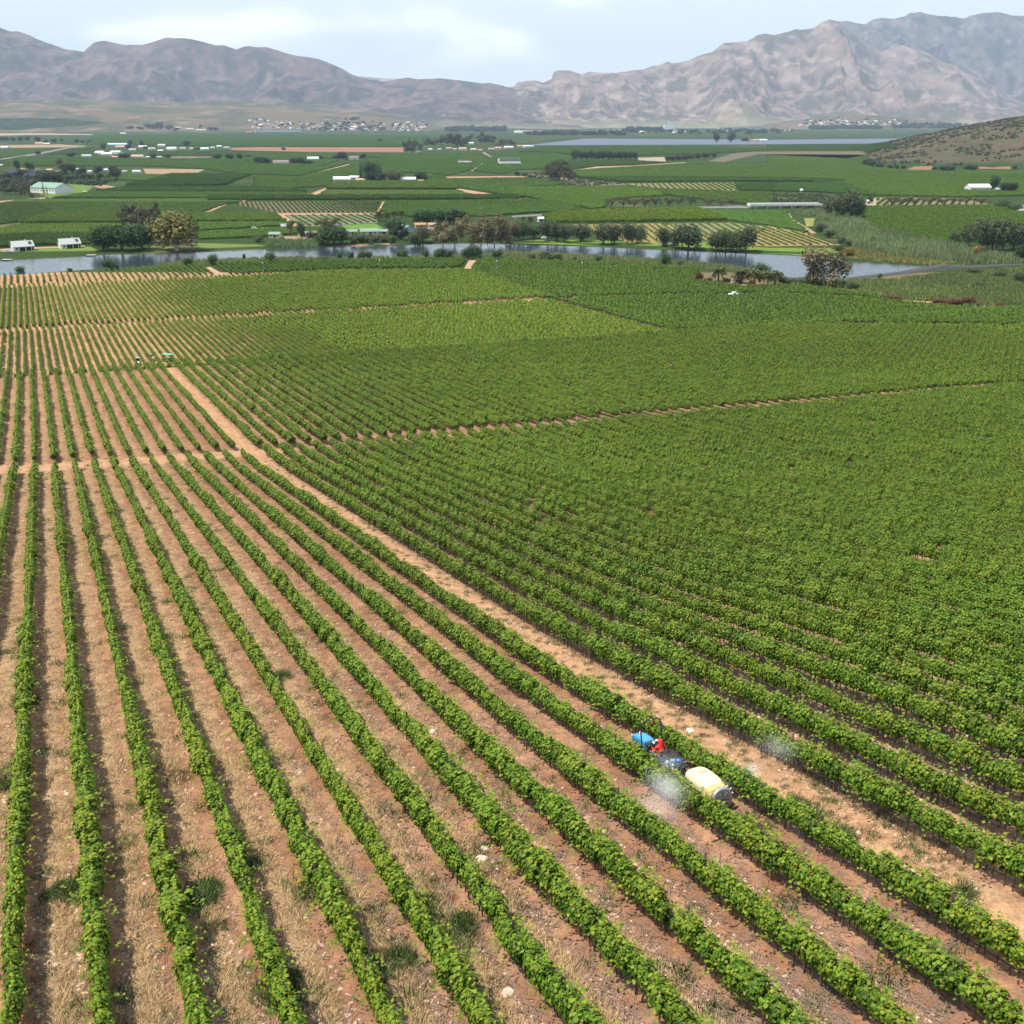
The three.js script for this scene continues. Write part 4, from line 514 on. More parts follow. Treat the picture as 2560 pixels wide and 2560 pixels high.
groveOf([
  ['grey-green eucalypts behind the dark dome trees on the left', 'tree', 'eucd', 4, [1000, 812, 165, 170, 1100, 815, 150, 150, 1172, 805, 175, 90]],
  ['dense dark dome-shaped trees on the bank beside the white cottages', 'tree', 'ficus', 4, [780, 985, 190, 220, 920, 985, 198, 260, 1075, 978, 190, 230]],
  ['broad olive-brown tree standing on the left lake bank over the dark hut', 'tree', 'broad', 4, [1335, 985, 292, 350]],
  ['low shrubs along the near lake shore on the left', 'shrub', 'green', 4, [155, 1166, 62, 66, 530, 1146, 30, 42, 825, 1130, 74, 100, 1420, 1096, 60, 74, 1605, 1090, 76, 78]],
  ['small dark bushes at the water edge of the left vineyard', 'bush', 'dark', 4, [252, 1152, 24, 22, 885, 1125, 24, 22, 1040, 1116, 28, 24, 1845, 1056, 46, 24]],
  ['dark trees around the village at the left edge', 'tree', 'dark', 4, [135, 378, 76, 42, 225, 378, 56, 66, 550, 405, 70, 56, 620, 428, 72, 70, 740, 405, 50, 72, 880, 442, 72, 66, 330, 485, 92, 125, 440, 482, 84, 90, 180, 435, 60, 95, 40, 455, 52, 95, 850, 400, 52, 40]],
  ['eucalypts among the houses of the left village', 'tree', 'eucd', 4, [490, 412, 112, 110, 850, 442, 96, 70, 745, 400, 56, 76, 40, 500, 60, 90, 130, 500, 50, 90, 250, 500, 52, 90]],
  ['green shrubs below the left village houses', 'shrub', 'shrub', 4, [655, 452, 52, 76, 755, 447, 46, 52, 530, 450, 40, 90, 690, 485, 30, 90, 800, 470, 30, 90]],
  ['purple flowering trees in the left village', 'tree', 'jac', 4, [108, 435, 52, 66, 235, 442, 40, 70]],
  ['dark trees hiding the end of the green-roofed barn', 'tree', 'eucd', 4, [50, 560, 74, 90, 120, 564, 80, 80, 182, 572, 74, 66, 212, 535, 66, 60, 236, 592, 50, 44]],
  ['slim cypresses in front of the green-roofed barn', 'cypress', 'cyp', 4, [333, 570, 102, 18, 357, 568, 66, 14]],
  ['dark trees in the line along the far left road', 'tree', 'dark', 4, [12, 156, 28, 50, 52, 158, 30, 40, 100, 160, 30, 40, 158, 160, 36, 40, 208, 160, 40, 44, 288, 166, 40, 46, 345, 172, 24, 40, 408, 170, 28, 44, 470, 166, 24, 20, 580, 174, 26, 40, 625, 172, 20, 40, 672, 168, 22, 30]],
  ['dark trees among the white houses of the upper left hamlet', 'tree', 'dark', 4, [540, 282, 36, 66, 286, 262, 28, 50, 780, 222, 44, 46, 984, 192, 40, 28, 1072, 196, 36, 28, 1410, 202, 42, 66, 940, 292, 40, 90, 1160, 294, 42, 54, 1272, 288, 30, 56, 970, 215, 28, 50, 1100, 220, 22, 40, 1480, 228, 20, 50]],
  ['dark trees in a row right of the upper left hamlet', 'tree', 'dark', 4, [1640, 298, 42, 74, 1735, 298, 40, 66, 1810, 300, 46, 52, 1880, 285, 22, 50]],
  ['distant dark trees before the tan hills on the left', 'tree', 'dark', 4, [985, 70, 24, 60, 1060, 72, 22, 60, 1120, 62, 36, 70, 1168, 70, 40, 60, 1212, 72, 56, 56, 1280, 76, 40, 70, 1330, 84, 26, 50, 1512, 58, 22, 24, 1590, 80, 28, 50, 1625, 82, 28, 50]],
  ['dark round trees around the white house with the brown roof', 'tree', 'dark', 5, [35, 332, 52, 90, 80, 332, 46, 70, 290, 332, 46, 80, 340, 334, 48, 80, 395, 336, 32, 60, 480, 300, 32, 46]],
  ['dark trees beside the small pale house in the mid valley', 'tree', 'dark', 5, [612, 298, 34, 70, 655, 298, 56, 80, 808, 293, 36, 54]],
  ['lone dark bush in the far green field', 'bush', 'dark', 5, [940, 166, 22, 38]], ['lone dark bush on the red field', 'bush', 'dark', 5, [208, 230, 22, 36]],
  ['slim dark cypress beside the white farmstead', 'cypress', 'cyp', 5, [793, 448, 106, 38]],
  ['dark trees crowding the white farmstead', 'tree', 'dark', 5, [880, 450, 122, 135, 870, 470, 76, 90, 945, 472, 70, 90]],
  ['olive tree right of the dark farmstead trees', 'tree', 'olive', 5, [1045, 472, 88, 110]], ['round dark tree right of the pale blue farm roof', 'tree', 'dark', 5, [1246, 466, 70, 92]],
  ['large dark trees at the right end of the red field', 'tree', 'eucd', 5, [1140, 252, 84, 70, 1182, 256, 100, 84, 1240, 232, 48, 36]],
  ['dark trees of the mid-valley grove', 'tree', 'eucd', 5, [1300, 196, 60, 76, 1345, 196, 50, 50, 1400, 190, 72, 90, 1450, 196, 84, 80, 1510, 208, 108, 120, 1570, 196, 60, 70, 1610, 172, 64, 66, 1690, 178, 60, 60, 1725, 186, 92, 80, 1785, 182, 60, 60, 1860, 194, 50, 90, 1925, 196, 44, 70]],
  ['brown half-bare trees behind the cream cottages', 'tree', 'umb', 5, [265, 882, 118, 60, 520, 845, 100, 140, 575, 850, 108, 130]],
  ['broad dark tree leaning over the lake beside the cream cottages', 'tree', 'ficus', 5, [590, 945, 140, 265]],
  ['grey slim trees before the cream cottages', 'tree', 'olive', 5, [345, 902, 132, 66, 410, 906, 66, 60, 1035, 950, 76, 56]],
  ['shrubs between the cream cottages and the lake', 'shrub', 'olive', 5, [800, 925, 56, 100, 900, 920, 50, 100, 740, 930, 44, 60, 960, 925, 40, 60, 20, 920, 40, 90]],
  ['tall palms behind the blue-grey barn', 'palm', 'palm', 5, [925, 762, 74, 70, 980, 768, 76, 66, 1048, 748, 66, 60, 1100, 742, 64, 46]],
  ['dark tree clump in front of the blue-grey barn', 'tree', 'pine', 5, [1060, 905, 140, 90, 1110, 912, 132, 90]], ['green tree left of the blue-grey barn', 'tree', 'green', 5, [1003, 832, 66, 66]],
  ['dense dark dome trees behind the orange roof', 'tree', 'ficus', 5, [1275, 790, 118, 190, 1385, 785, 112, 150, 1495, 784, 116, 200]],
  ['weeping green trees at the water below the barn', 'tree', 'olive', 5, [1200, 957, 98, 105, 1258, 925, 118, 120, 1095, 905, 50, 60]],
  ['tall grey-brown eucalypts on the far bank in the middle', 'tree', 'euc', 5, [1410, 968, 190, 160, 1500, 972, 205, 180, 1620, 905, 172, 120, 1700, 968, 236, 180, 1800, 970, 245, 190, 1885, 962, 205, 150]],
  ['near-shore shrubs in the middle of the lake', 'shrub', 'green', 5, [105, 1072, 72, 78, 715, 1052, 56, 62, 800, 1052, 62, 66, 850, 1050, 60, 62, 1100, 1042, 62, 88, 1280, 1042, 58, 56, 632, 1052, 50, 44, 1820, 1048, 64, 80, 515, 1062, 30, 80]],
  ['yellow-green bushes at the end of the short lakeside track', 'bush', 'green', 5, [1385, 1048, 78, 84, 1655, 1045, 96, 90]], ['dark bushes at the end of the short lakeside track', 'bush', 'dark', 5, [1445, 1048, 60, 90, 1600, 1048, 88, 100]],
  ['grey-green trees lining the far bank right of the eucalypts', 'tree', 'olive', 6, [15, 908, 132, 100, 88, 905, 134, 110, 268, 912, 146, 130, 330, 916, 140, 110, 395, 922, 128, 120, 520, 918, 132, 165, 690, 938, 162, 140, 770, 934, 142, 120, 868, 938, 156, 110, 950, 932, 132, 140]],
  ['low dark green tree among the grey-green bank trees', 'tree', 'green', 6, [170, 892, 92, 120]],
  ['round grey-green trees near the parked cars on the far bank', 'tree', 'olive', 6, [1140, 952, 140, 125, 1235, 965, 150, 110, 1330, 978, 188, 210]],
  ['dense grey-green trees at the water edge further right', 'tree', 'olive', 6, [1540, 990, 142, 130, 1610, 998, 158, 150, 1690, 992, 142, 120, 1765, 1002, 190, 155]],
  ['flat-topped brown trees along the road', 'tree', 'umb', 6, [750, 668, 82, 90, 840, 668, 88, 96, 920, 668, 72, 84, 1000, 668, 82, 96, 1085, 664, 78, 86, 1180, 664, 78, 96, 1260, 658, 72, 66, 1345, 658, 84, 90, 1480, 652, 52, 86, 1580, 652, 52, 86, 1660, 645, 54, 86]],
  ['lone big eucalypts standing in the mid valley', 'tree', 'eucd', 6, [310, 460, 148, 130, 350, 466, 152, 150, 430, 468, 112, 100]],
  ['dark trees of the long straight tree belt', 'tree', 'dark', 6, [478, 298, 68, 60, 520, 300, 62, 60, 562, 300, 58, 56, 604, 300, 66, 60, 646, 300, 60, 60, 688, 300, 62, 60, 730, 300, 64, 60, 772, 300, 58, 60, 814, 300, 58, 60, 856, 298, 56, 60, 898, 298, 54, 60, 930, 297, 52, 44]],
  ['small dark trees right of the bare yard', 'tree', 'dark', 6, [1175, 310, 40, 50, 1215, 310, 38, 50, 1255, 308, 42, 50, 1300, 305, 40, 50, 1345, 296, 36, 60, 1400, 292, 36, 60, 1460, 288, 36, 60, 1520, 282, 32, 50]],
  ['dark trees at the edge of the grey-blue netting', 'tree', 'dark', 6, [1540, 168, 64, 48, 1655, 168, 66, 66, 1755, 164, 30, 54]],
  ['dark bushes in the scrub left of the lone eucalypts', 'bush', 'dark', 6, [40, 420, 30, 50, 95, 425, 26, 40, 150, 440, 22, 60, 210, 450, 22, 40]],
  ['small palms on the near shore', 'palm', 'palm', 6, [250, 1054, 64, 100, 85, 775, 50, 30, 135, 800, 76, 46]],
  ['bushes on the near shore in front of the far trees', 'bush', 'shrub', 6, [150, 1054, 42, 60, 340, 1056, 48, 84, 470, 1062, 30, 42, 655, 1066, 42, 62, 1275, 1100, 36, 46]],
  ['upright dark green tree on the near shore', 'tree', 'green', 6, [1155, 1096, 88, 80]],
  ['bushy green tree behind the palm cluster', 'tree', 'green', 11, [905, 250, 165, 215]],
  ['big palms around the pale ruin', 'palm', 'palm', 11, [428, 288, 180, 180, 690, 312, 190, 205, 830, 328, 190, 190, 985, 335, 178, 175, 1065, 318, 165, 160]],
  ['conical dark red shrub left of the palms', 'shrub', 'red', 11, [215, 288, 98, 84]], ['brown shrubs beside the single palm', 'shrub', 'rust', 11, [315, 288, 42, 115, 528, 292, 44, 90]], ['red flowering shrub under the palms', 'shrub', 'red', 11, [812, 338, 62, 74]],
  ['grey-green shrubs filling the bank right of the palms', 'shrub', 'olive', 11, [1150, 312, 74, 120, 1230, 318, 60, 120, 1330, 322, 62, 130, 1430, 325, 60, 130]],
  ['big olive-brown eucalypt alone on the near shore at the right', 'tree', 'euc', 11, [1600, 332, 425, 500]], ['lower dark tree beside the trunk of the big lakeside eucalypt', 'tree', 'eucd', 11, [1490, 322, 230, 190]],
  ['large grey-green trees right of the white bridge', 'tree', 'olive', 7, [470, 722, 155, 130, 560, 742, 196, 180, 625, 750, 200, 150, 690, 748, 135, 80]],
  ['dark round bush on the bank near the big eucalypt', 'bush', 'dark', 7, [545, 1008, 58, 84]], ['yellow-green bush on the bank near the big eucalypt', 'bush', 'gold', 7, [605, 1034, 68, 98]],
  ['olive bushes beside the yellow flower patches', 'bush', 'olive', 7, [395, 842, 62, 104, 460, 892, 62, 84, 555, 930, 50, 70, 610, 950, 46, 60]],
  ['dense trees at the right edge above the lake', 'tree', 'olive', 7, [1410, 945, 96, 86, 1510, 950, 150, 110, 1600, 992, 234, 170, 1690, 985, 226, 170, 1770, 985, 232, 160, 1850, 975, 190, 130, 1910, 970, 160, 110]],
  ['golden round bush below the right edge trees', 'bush', 'gold', 7, [1580, 1022, 70, 108]], ['dark bush at the right edge of the reed bed', 'bush', 'dark', 7, [1910, 1060, 110, 110]],
  ['dark trees beside the long white house on the right', 'tree', 'dark', 7, [1700, 530, 98, 82, 1790, 543, 70, 84, 1845, 543, 66, 66]],
  ['bushes by the drive at the right edge', 'bush', 'green', 7, [1765, 668, 62, 112, 1860, 692, 62, 116]], ['slim dark tree by the little white post house', 'tree', 'dark', 7, [770, 632, 56, 40]],
  ['brown hazy trees along the vine rows on the right', 'tree', 'umb', 7, [930, 640, 60, 120, 1010, 652, 74, 140, 1110, 652, 64, 110, 1210, 640, 56, 110, 1310, 642, 60, 130, 1400, 640, 56, 100, 1490, 642, 60, 90, 1610, 645, 56, 120]],
  ['dark shrubs at the foot of the scrub hill', 'shrub', 'dark', 7, [735, 334, 34, 50, 782, 352, 46, 76, 842, 364, 36, 60, 920, 370, 30, 44, 970, 370, 28, 40, 1020, 370, 24, 36, 1255, 382, 28, 36, 1330, 390, 40, 80, 1380, 390, 42, 70, 1510, 384, 44, 60, 1555, 384, 40, 50, 1860, 372, 26, 30]],
  ['brownish-red shrubs along the dirt strip at the right edge', 'shrub', 'rust', 10, [1165, 248, 26, 60, 1215, 250, 26, 70, 1440, 264, 24, 60, 1500, 268, 26, 80, 1560, 272, 32, 80, 1615, 276, 46, 70, 1700, 280, 24, 80, 1790, 290, 32, 50]],
  ['dark bushes in the tall grass at the right edge', 'bush', 'olive', 10, [1905, 150, 60, 60, 1680, 175, 30, 70, 1790, 120, 36, 70, 1640, 105, 36, 70, 970, 185, 40, 80, 1120, 125, 26, 30]],
]);

/* ------------------------------------------------------------------ reeds, tall grass, scrub: masses nobody could count */
function tuftGeo(seed, n, h, w, spread, lean = 0.35) { const r = rng(seed), p = [], nn = [], cc = []; for (let i = 0; i < n; i++) { const a = rr(0, 6.28, r), q = Math.sqrt(r()) * spread, x = Math.cos(a) * q, z = Math.sin(a) * q, hh = h * rr(0.55, 1.1, r), lx = rr(-lean, lean, r) * hh, lz = rr(-lean, lean, r) * hh, t = rr(0, 6.28, r), c = Math.cos(t) * w, d = Math.sin(t) * w, k = rr(0.75, 1.2, r); p.push(x - c, 0, z - d, x + c, 0, z + d, x + lx, hh, z + lz); for (let m = 0; m < 3; m++) { nn.push(-Math.sin(t) * 0.6, 0.8, Math.cos(t) * 0.6); cc.push(k, k, k * 0.95); } } const g = new THREE.BufferGeometry(); g.setAttribute('position', new THREE.Float32BufferAttribute(p, 3)); g.setAttribute('normal', new THREE.Float32BufferAttribute(nn, 3)); g.setAttribute('color', new THREE.Float32BufferAttribute(cc, 3)); return g; }
function scatter(name, label, cat, geo, mat, poly, density, o = {}) {
  const { tone = [1, 1, 1], s0 = 0.7, s1 = 1.3, seed = 1, test = null, patch = 0, limit = 60000 } = o, r = rng(seed), list = [];
  const xs = poly.map((p) => p[0]), zs = poly.map((p) => p[1]), x0 = Math.min(...xs), x1 = Math.max(...xs), z0 = Math.min(...zs), z1 = Math.max(...zs), n = Math.min(limit, Math.round((x1 - x0) * (z1 - z0) * density));
  for (let i = 0; i < n; i++) { const x = rr(x0, x1, r), z = rr(z0, z1, r); if (!inPoly(poly, x, z) || (z < 740 && lakeDist(x, z) < 0.5) || (test && !test(x, z)) || (patch && fbm(x / patch, z / patch, 3, seed + 40) < 0.5)) continue; const s = rr(s0, s1, r), t = rr(0.75, 1.2, r) * (0.75 + 0.5 * fbm(x / 25, z / 25, 2, seed)); list.push([x, T(x, z) - 0.05, -z, r() * 6.28, 0, s, s * rr(0.8, 1.2, r), s, tone[0] * t, tone[1] * t, tone[2] * t]); }
  const m = placedMesh(name, geo, mat, list, null, 'stuff'); tag(m, label, cat); return m;
}
const bladeMat = leafMat([1, 1, 1], { transmission: 0.3, roughness: 0.75 });
const reedGeo = tuftGeo(5, 46, 2.4, 0.09, 1.0), grassGeo = tuftGeo(6, 60, 1.3, 0.11, 1.7, 0.6);
scatter('reeds', 'pale green reeds edging the near lake shore', 'reeds', reedGeo, bladeMat, world(0, [[385, 665], [431, 657], [640, 646], [872, 646], [1071, 641], [1269, 630], [1412, 635], [1611, 645], [1810, 661], [1880, 672], [1880, 682], [1740, 672], [1580, 660], [1420, 650], [1205, 649], [872, 655], [640, 656], [431, 668]]), 0.35, { tone: [0.17, 0.21, 0.075], seed: 2, s0: 0.4, s1: 0.8 });
scatter('reeds', 'grey-green reed bed on the far bank left of the dark leaning tree', 'reeds', reedGeo, bladeMat, world(5, [[70, 975], [80, 935], [300, 915], [420, 920], [520, 945], [480, 960], [250, 968]]), 0.4, { tone: [0.12, 0.17, 0.07], seed: 3 });
scatter('tall_grass', 'broad pale green reed bed sweeping down from the bridge to the lake', 'reeds', reedGeo, bladeMat, world(7, [[170, 690], [400, 690], [480, 728], [700, 760], [850, 850], [1150, 905], [1370, 945], [1550, 1000], [1932, 1040], [2010, 1050], [2010, 1095], [1500, 1085], [1000, 1035], [700, 985], [640, 960], [560, 905], [430, 860], [350, 800], [360, 740]]), 0.16, { tone: [0.15, 0.2, 0.085], s0: 0.8, s1: 1.7, seed: 4, limit: 90000 });
scatter('tall_grass', 'rough green grassland at the right between the lake and the vines', 'grass', grassGeo, bladeMat, world(10, [[500, 132], [700, 140], [930, 142], [1200, 140], [1400, 112], [1932, 68], [2050, 65], [2050, 310], [1720, 288], [1400, 256], [1140, 236], [960, 185], [600, 160]]), 0.3, { tone: [0.14, 0.185, 0.055], s0: 0.8, s1: 1.6, seed: 5, limit: 60000 });
scatter('tall_grass', 'yellowish grass between the lakeside lawn and the reeds', 'grass', grassGeo, bladeMat, world(7, [[640, 965], [800, 1000], [1100, 1045], [1500, 1085], [1500, 1100], [1100, 1085], [900, 1072], [680, 1050], [560, 1035]]), 0.2, { tone: [0.2, 0.2, 0.06], seed: 6 });
const scrubGeo = sprays(77, [[0, 0.45, 0, 0.55, 0.5, 0.55], [0.4, 0.35, 0.2, 0.4, 0.35, 0.4], [-0.35, 0.3, -0.2, 0.45, 0.35, 0.4]], 70, 0.45);
scatter('scrub', 'dark dry scrub dotted over the hill at the right edge', 'scrub', scrubGeo, bladeMat, [[520, 1800], [640, 1700], [900, 1750], [1500, 2300], [1700, 3200], [1100, 3300], [760, 2500]], 0.02, { tone: [0.062, 0.066, 0.032], s0: 1.0, s1: 3.4, seed: 7, test: (x, z) => hillsH(x, z) > 2, patch: 25 });
scatter('scrub', 'mixed green scrub around the bridge end', 'scrub', scrubGeo, bladeMat, world(7, [[-60, 560], [450, 565], [420, 640], [400, 690], [-60, 636]]), 0.03, { tone: [0.075, 0.095, 0.04], s0: 1, s1: 3, seed: 8 });
scatter('scrub', 'rough scrub along the dry stream in the mid valley', 'scrub', scrubGeo, bladeMat, world(6, [[-700, 470], [0, 450], [240, 385], [470, 440], [860, 480], [640, 500], [0, 500], [-400, 520]]), 0.018, { tone: [0.085, 0.095, 0.05], s0: 1, s1: 3, seed: 9 });
scatter('scrub', 'shrubby strip along the far lake bank', 'scrub', scrubGeo, bladeMat, world(5, [[700, 930], [730, 870], [1000, 880], [1020, 925], [900, 932]]), 0.07, { tone: [0.07, 0.1, 0.035], s0: 1, s1: 2.4, seed: 10 });
scatter('scrub', 'bushes and garden trees filling the far left village', 'scrub', scrubGeo, bladeMat, world(4, [[-60, 440], [100, 395], [520, 395], [700, 420], [900, 450], [760, 500], [500, 480], [250, 545], [-60, 540]]), 0.012, { tone: [0.05, 0.065, 0.03], s0: 2, s1: 5, seed: 12 });

/* ------------------------------------------------------------------ near ground: dry grass, stones, prunings, weeds */
{
  const r = rng(91), dry = [], weeds = [], stones = [], twigs = [];
  const dryGeo = tuftGeo(9, 40, 0.17, 0.008, 0.34, 1.3), weedGeo = mergeGeometries([tuftGeo(82, 46, 0.34, 0.014, 0.3, 0.8), sprays(81, [[0, 0.1, 0, 0.28, 0.1, 0.28]], 26, 0.06)]);
  for (let i = 0; i < 110000; i++) {
    const z = 24 + 130 * Math.pow(r(), 1.5), x = rr(-0.64, 0.56, r) * z, [u, v] = uvOf(x, z), p = (v - V0) / SP, q = Math.abs(p - Math.floor(p) - 0.5); if (v > ROAD_V1 + 30 || u > PATH_U + 60) continue;
    const mid = v <= ROAD_V0 + 0.7, road = v > ROAD_V0 + 0.7 && v < ROAD_V1 + 0.8, n = fbm(x * 0.35, z * 0.35, 4, 2), cross = Math.abs(u - PATH_U) < 2.8;
    const t = rr(0.75, 1.25, r);
    if (mid && !cross && q < 0.13 + 0.18 * (n - 0.4) + 0.05 * Math.sin(u * 1.3 + p) && r() < 0.95 * (1 - 0.8 * smooth(11, 20, v)) ) { const s = rr(0.7, 1.35, r); dry.push([x, T(x, z) - 0.02, -z, r() * 6.28, 0, s, s * rr(0.6, 1.1, r), s, 0.6 * t, 0.45 * t, 0.27 * t]); }
    else if (road && !cross && v > ROAD_V1 - 1.7 && r() < 0.4) { const s = rr(0.4, 0.9, r); (r() < 0.35 ? weeds : dry).push([x, T(x, z) - 0.02, -z, r() * 6.28, 0, s, s * 0.8, s, ...(weeds.length && weeds[weeds.length - 1][0] === x ? [0.1 * t, 0.14 * t, 0.045 * t] : [0.44 * t, 0.3 * t, 0.14 * t])]); if (weeds.length && weeds[weeds.length - 1][0] === x) { const w = weeds[weeds.length - 1]; w[8] = 0.1 * t; w[9] = 0.14 * t; w[10] = 0.045 * t; } }
    else if (r() < 0.3) { const s = rr(0.03, 0.11, r) * (r() < 0.01 ? 1.7 : 1); stones.push([x, T(x, z), -z, r() * 6.28, r(), s, s * 0.6, s * rr(0.7, 1.2, r), 0.5 * t, 0.36 * t, 0.26 * t]); }
    if (r() < 0.5 && !cross && q > 0.16 && !road && (v > 8 || r() < 0.25)) { const c = rr(0.75, 1.3, r); for (let k = 0; k < 3; k++) twigs.push([x + rr(-0.3, 0.3, r), T(x, z) + rr(0.02, 0.09, r), -z + rr(-0.3, 0.3, r), ROWTURN + rr(-1, 1, r), rr(-0.2, 0.2, r), rr(0.5, 1.4, r), 1, 1, 0.25 * c, 0.17 * c, 0.125 * c]); }
    if (mid && r() < 0.012) { const s = rr(0.6, 1.7, r); weeds.push([x, T(x, z) - 0.02, -z, r() * 6.28, 0, s, s * 0.8, s, 0.1 * t, 0.15 * t, 0.04 * t]); }
  }
  for (const [px, py, c] of [[165, 2230, 22], [500, 2240, 30], [690, 2490, 26], [790, 2230, 20], [1060, 2290, 22], [1150, 2335, 24], [985, 2420, 22], [35, 1960, 14], [1900, 2060, 10], [620, 2160, 14], [2010, 2030, 16], [2090, 2090, 14], [2390, 2250, 8], [60, 1760, 14], [700, 1700, 12]]) { const [x, z] = G(px, py); for (let i = 0; i < c; i++) { const a = r() * 6.28, q = Math.sqrt(r()) * 0.6, s = rr(0.8, 1.6, r), t = rr(0.8, 1.2, r), X = x + Math.cos(a) * q, Z = z + Math.sin(a) * q * 1.6; weeds.push([X, T(X, Z), -Z, r() * 6.28, 0, s, s, s, 0.085 * t, 0.13 * t, 0.035 * t]); } }
  tag(placedMesh('dry_grass', dryGeo, bladeMat, dry, null), 'straw-coloured dry grass down the middle of the vineyard lanes', 'grass');
  tag(placedMesh('weeds', weedGeo, bladeMat, weeds, null), 'small green weeds between the vine rows', 'weeds');
  tag(placedMesh('stones', new THREE.IcosahedronGeometry(1, 0), std([1, 1, 1], { roughness: 0.95, flatShading: true }), stones, null), 'pale stones scattered on the red soil', 'stones');
  tag(placedMesh('prunings', box(0.42, 0.016, 0.016), std([1, 1, 1], { roughness: 0.95 }), twigs, null), 'grey-brown vine prunings lying on the soil', 'twigs');
  const rock = new THREE.DodecahedronGeometry(1, 1); { const p = rock.attributes.position; for (let i = 0; i < p.count; i++) { const k = 0.8 + 0.4 * vnoise(p.getX(i) * 2 + 5, p.getY(i) * 2 + p.getZ(i) * 3, 3); p.setXYZ(i, p.getX(i) * k, p.getY(i) * k * 0.6, p.getZ(i) * k); } rock.computeVertexNormals(); }
  [[1206, 2150, 0.2, 'pale boulder on the soil below the wet brown patch'], [1212, 2124, 0.15, 'smaller pale rock just above the pale boulder'], [2160, 1600 + 40, 0.2, ''], [1082, 1830, 0.17, 'pale flat rock among the rows at the centre of the photo'], [1727, 1830, 0.2, 'pale rock on the sandy track near the blue tractor'], [1270, 2485, 0.2, 'pale rock near the bottom edge between two rows']].forEach(([px, py, s, l]) => { if (!l) return; const [x, z] = G(px, py), m = part('rock', rock, std([0.55, 0.45, 0.36], { roughness: 0.9 })); m.position.set(...vec(x, z, s * 0.25)); m.scale.set(s * 1.3, s, s); m.rotation.y = px; tag(m, l, 'rock'); });
}

/* ------------------------------------------------------------------ buildings */
const WALL = { white: std([0.66, 0.65, 0.62]), cream: std([0.66, 0.5, 0.27]), pink: std([0.55, 0.4, 0.33]), tan: std([0.5, 0.4, 0.3]), blue: std([0.36, 0.42, 0.5]), red: std([0.35, 0.1, 0.06]) };
const ROOF = { grey: std([0.36, 0.38, 0.36], { roughness: 0.6 }), green: std([0.17, 0.27, 0.2], { roughness: 0.6 }), brown: std([0.2, 0.15, 0.12]), white: std([0.66, 0.66, 0.65], { roughness: 0.6 }), blue: std([0.55, 0.62, 0.68], { roughness: 0.5 }), orange: std([0.42, 0.19, 0.07]), tan: std([0.45, 0.28, 0.17]), dark: std([0.05, 0.04, 0.035]), pale: std([0.55, 0.53, 0.48]) };
const paneMat = new THREE.MeshPhysicalMaterial({ color: lin(0.02, 0.025, 0.03), roughness: 0.12 }), doorMat = std([0.1, 0.06, 0.04]), trimMat = std([0.8, 0.79, 0.76]), plinthMat = std([0.3, 0.1, 0.06]), metalMat = std([0.4, 0.41, 0.42], { roughness: 0.45, metalness: 0.5 });
function gableWalls(w, d, h, rise) { const s = new THREE.Shape([[-d / 2, 0], [d / 2, 0], [d / 2, h], [0, h + rise], [-d / 2, h]].map(([a, b]) => new THREE.Vector2(a, b))); return new THREE.ExtrudeGeometry(s, { depth: w, bevelEnabled: false }).translate(0, 0, -w / 2).rotateY(Math.PI / 2); }
function roofGeo(w, d, h, rise, over = 0.45) { const th = 0.18, e = d / 2 + over, y = h - rise * over / (d / 2), s = new THREE.Shape([[-e, y], [0, h + rise], [e, y], [e, y + th], [0, h + rise + th * 1.15], [-e, y + th]].map(([a, b]) => new THREE.Vector2(a, b))); return new THREE.ExtrudeGeometry(s, { depth: w + 2 * over, bevelEnabled: false }).translate(0, 0.01, -w / 2 - over).rotateY(Math.PI / 2); }
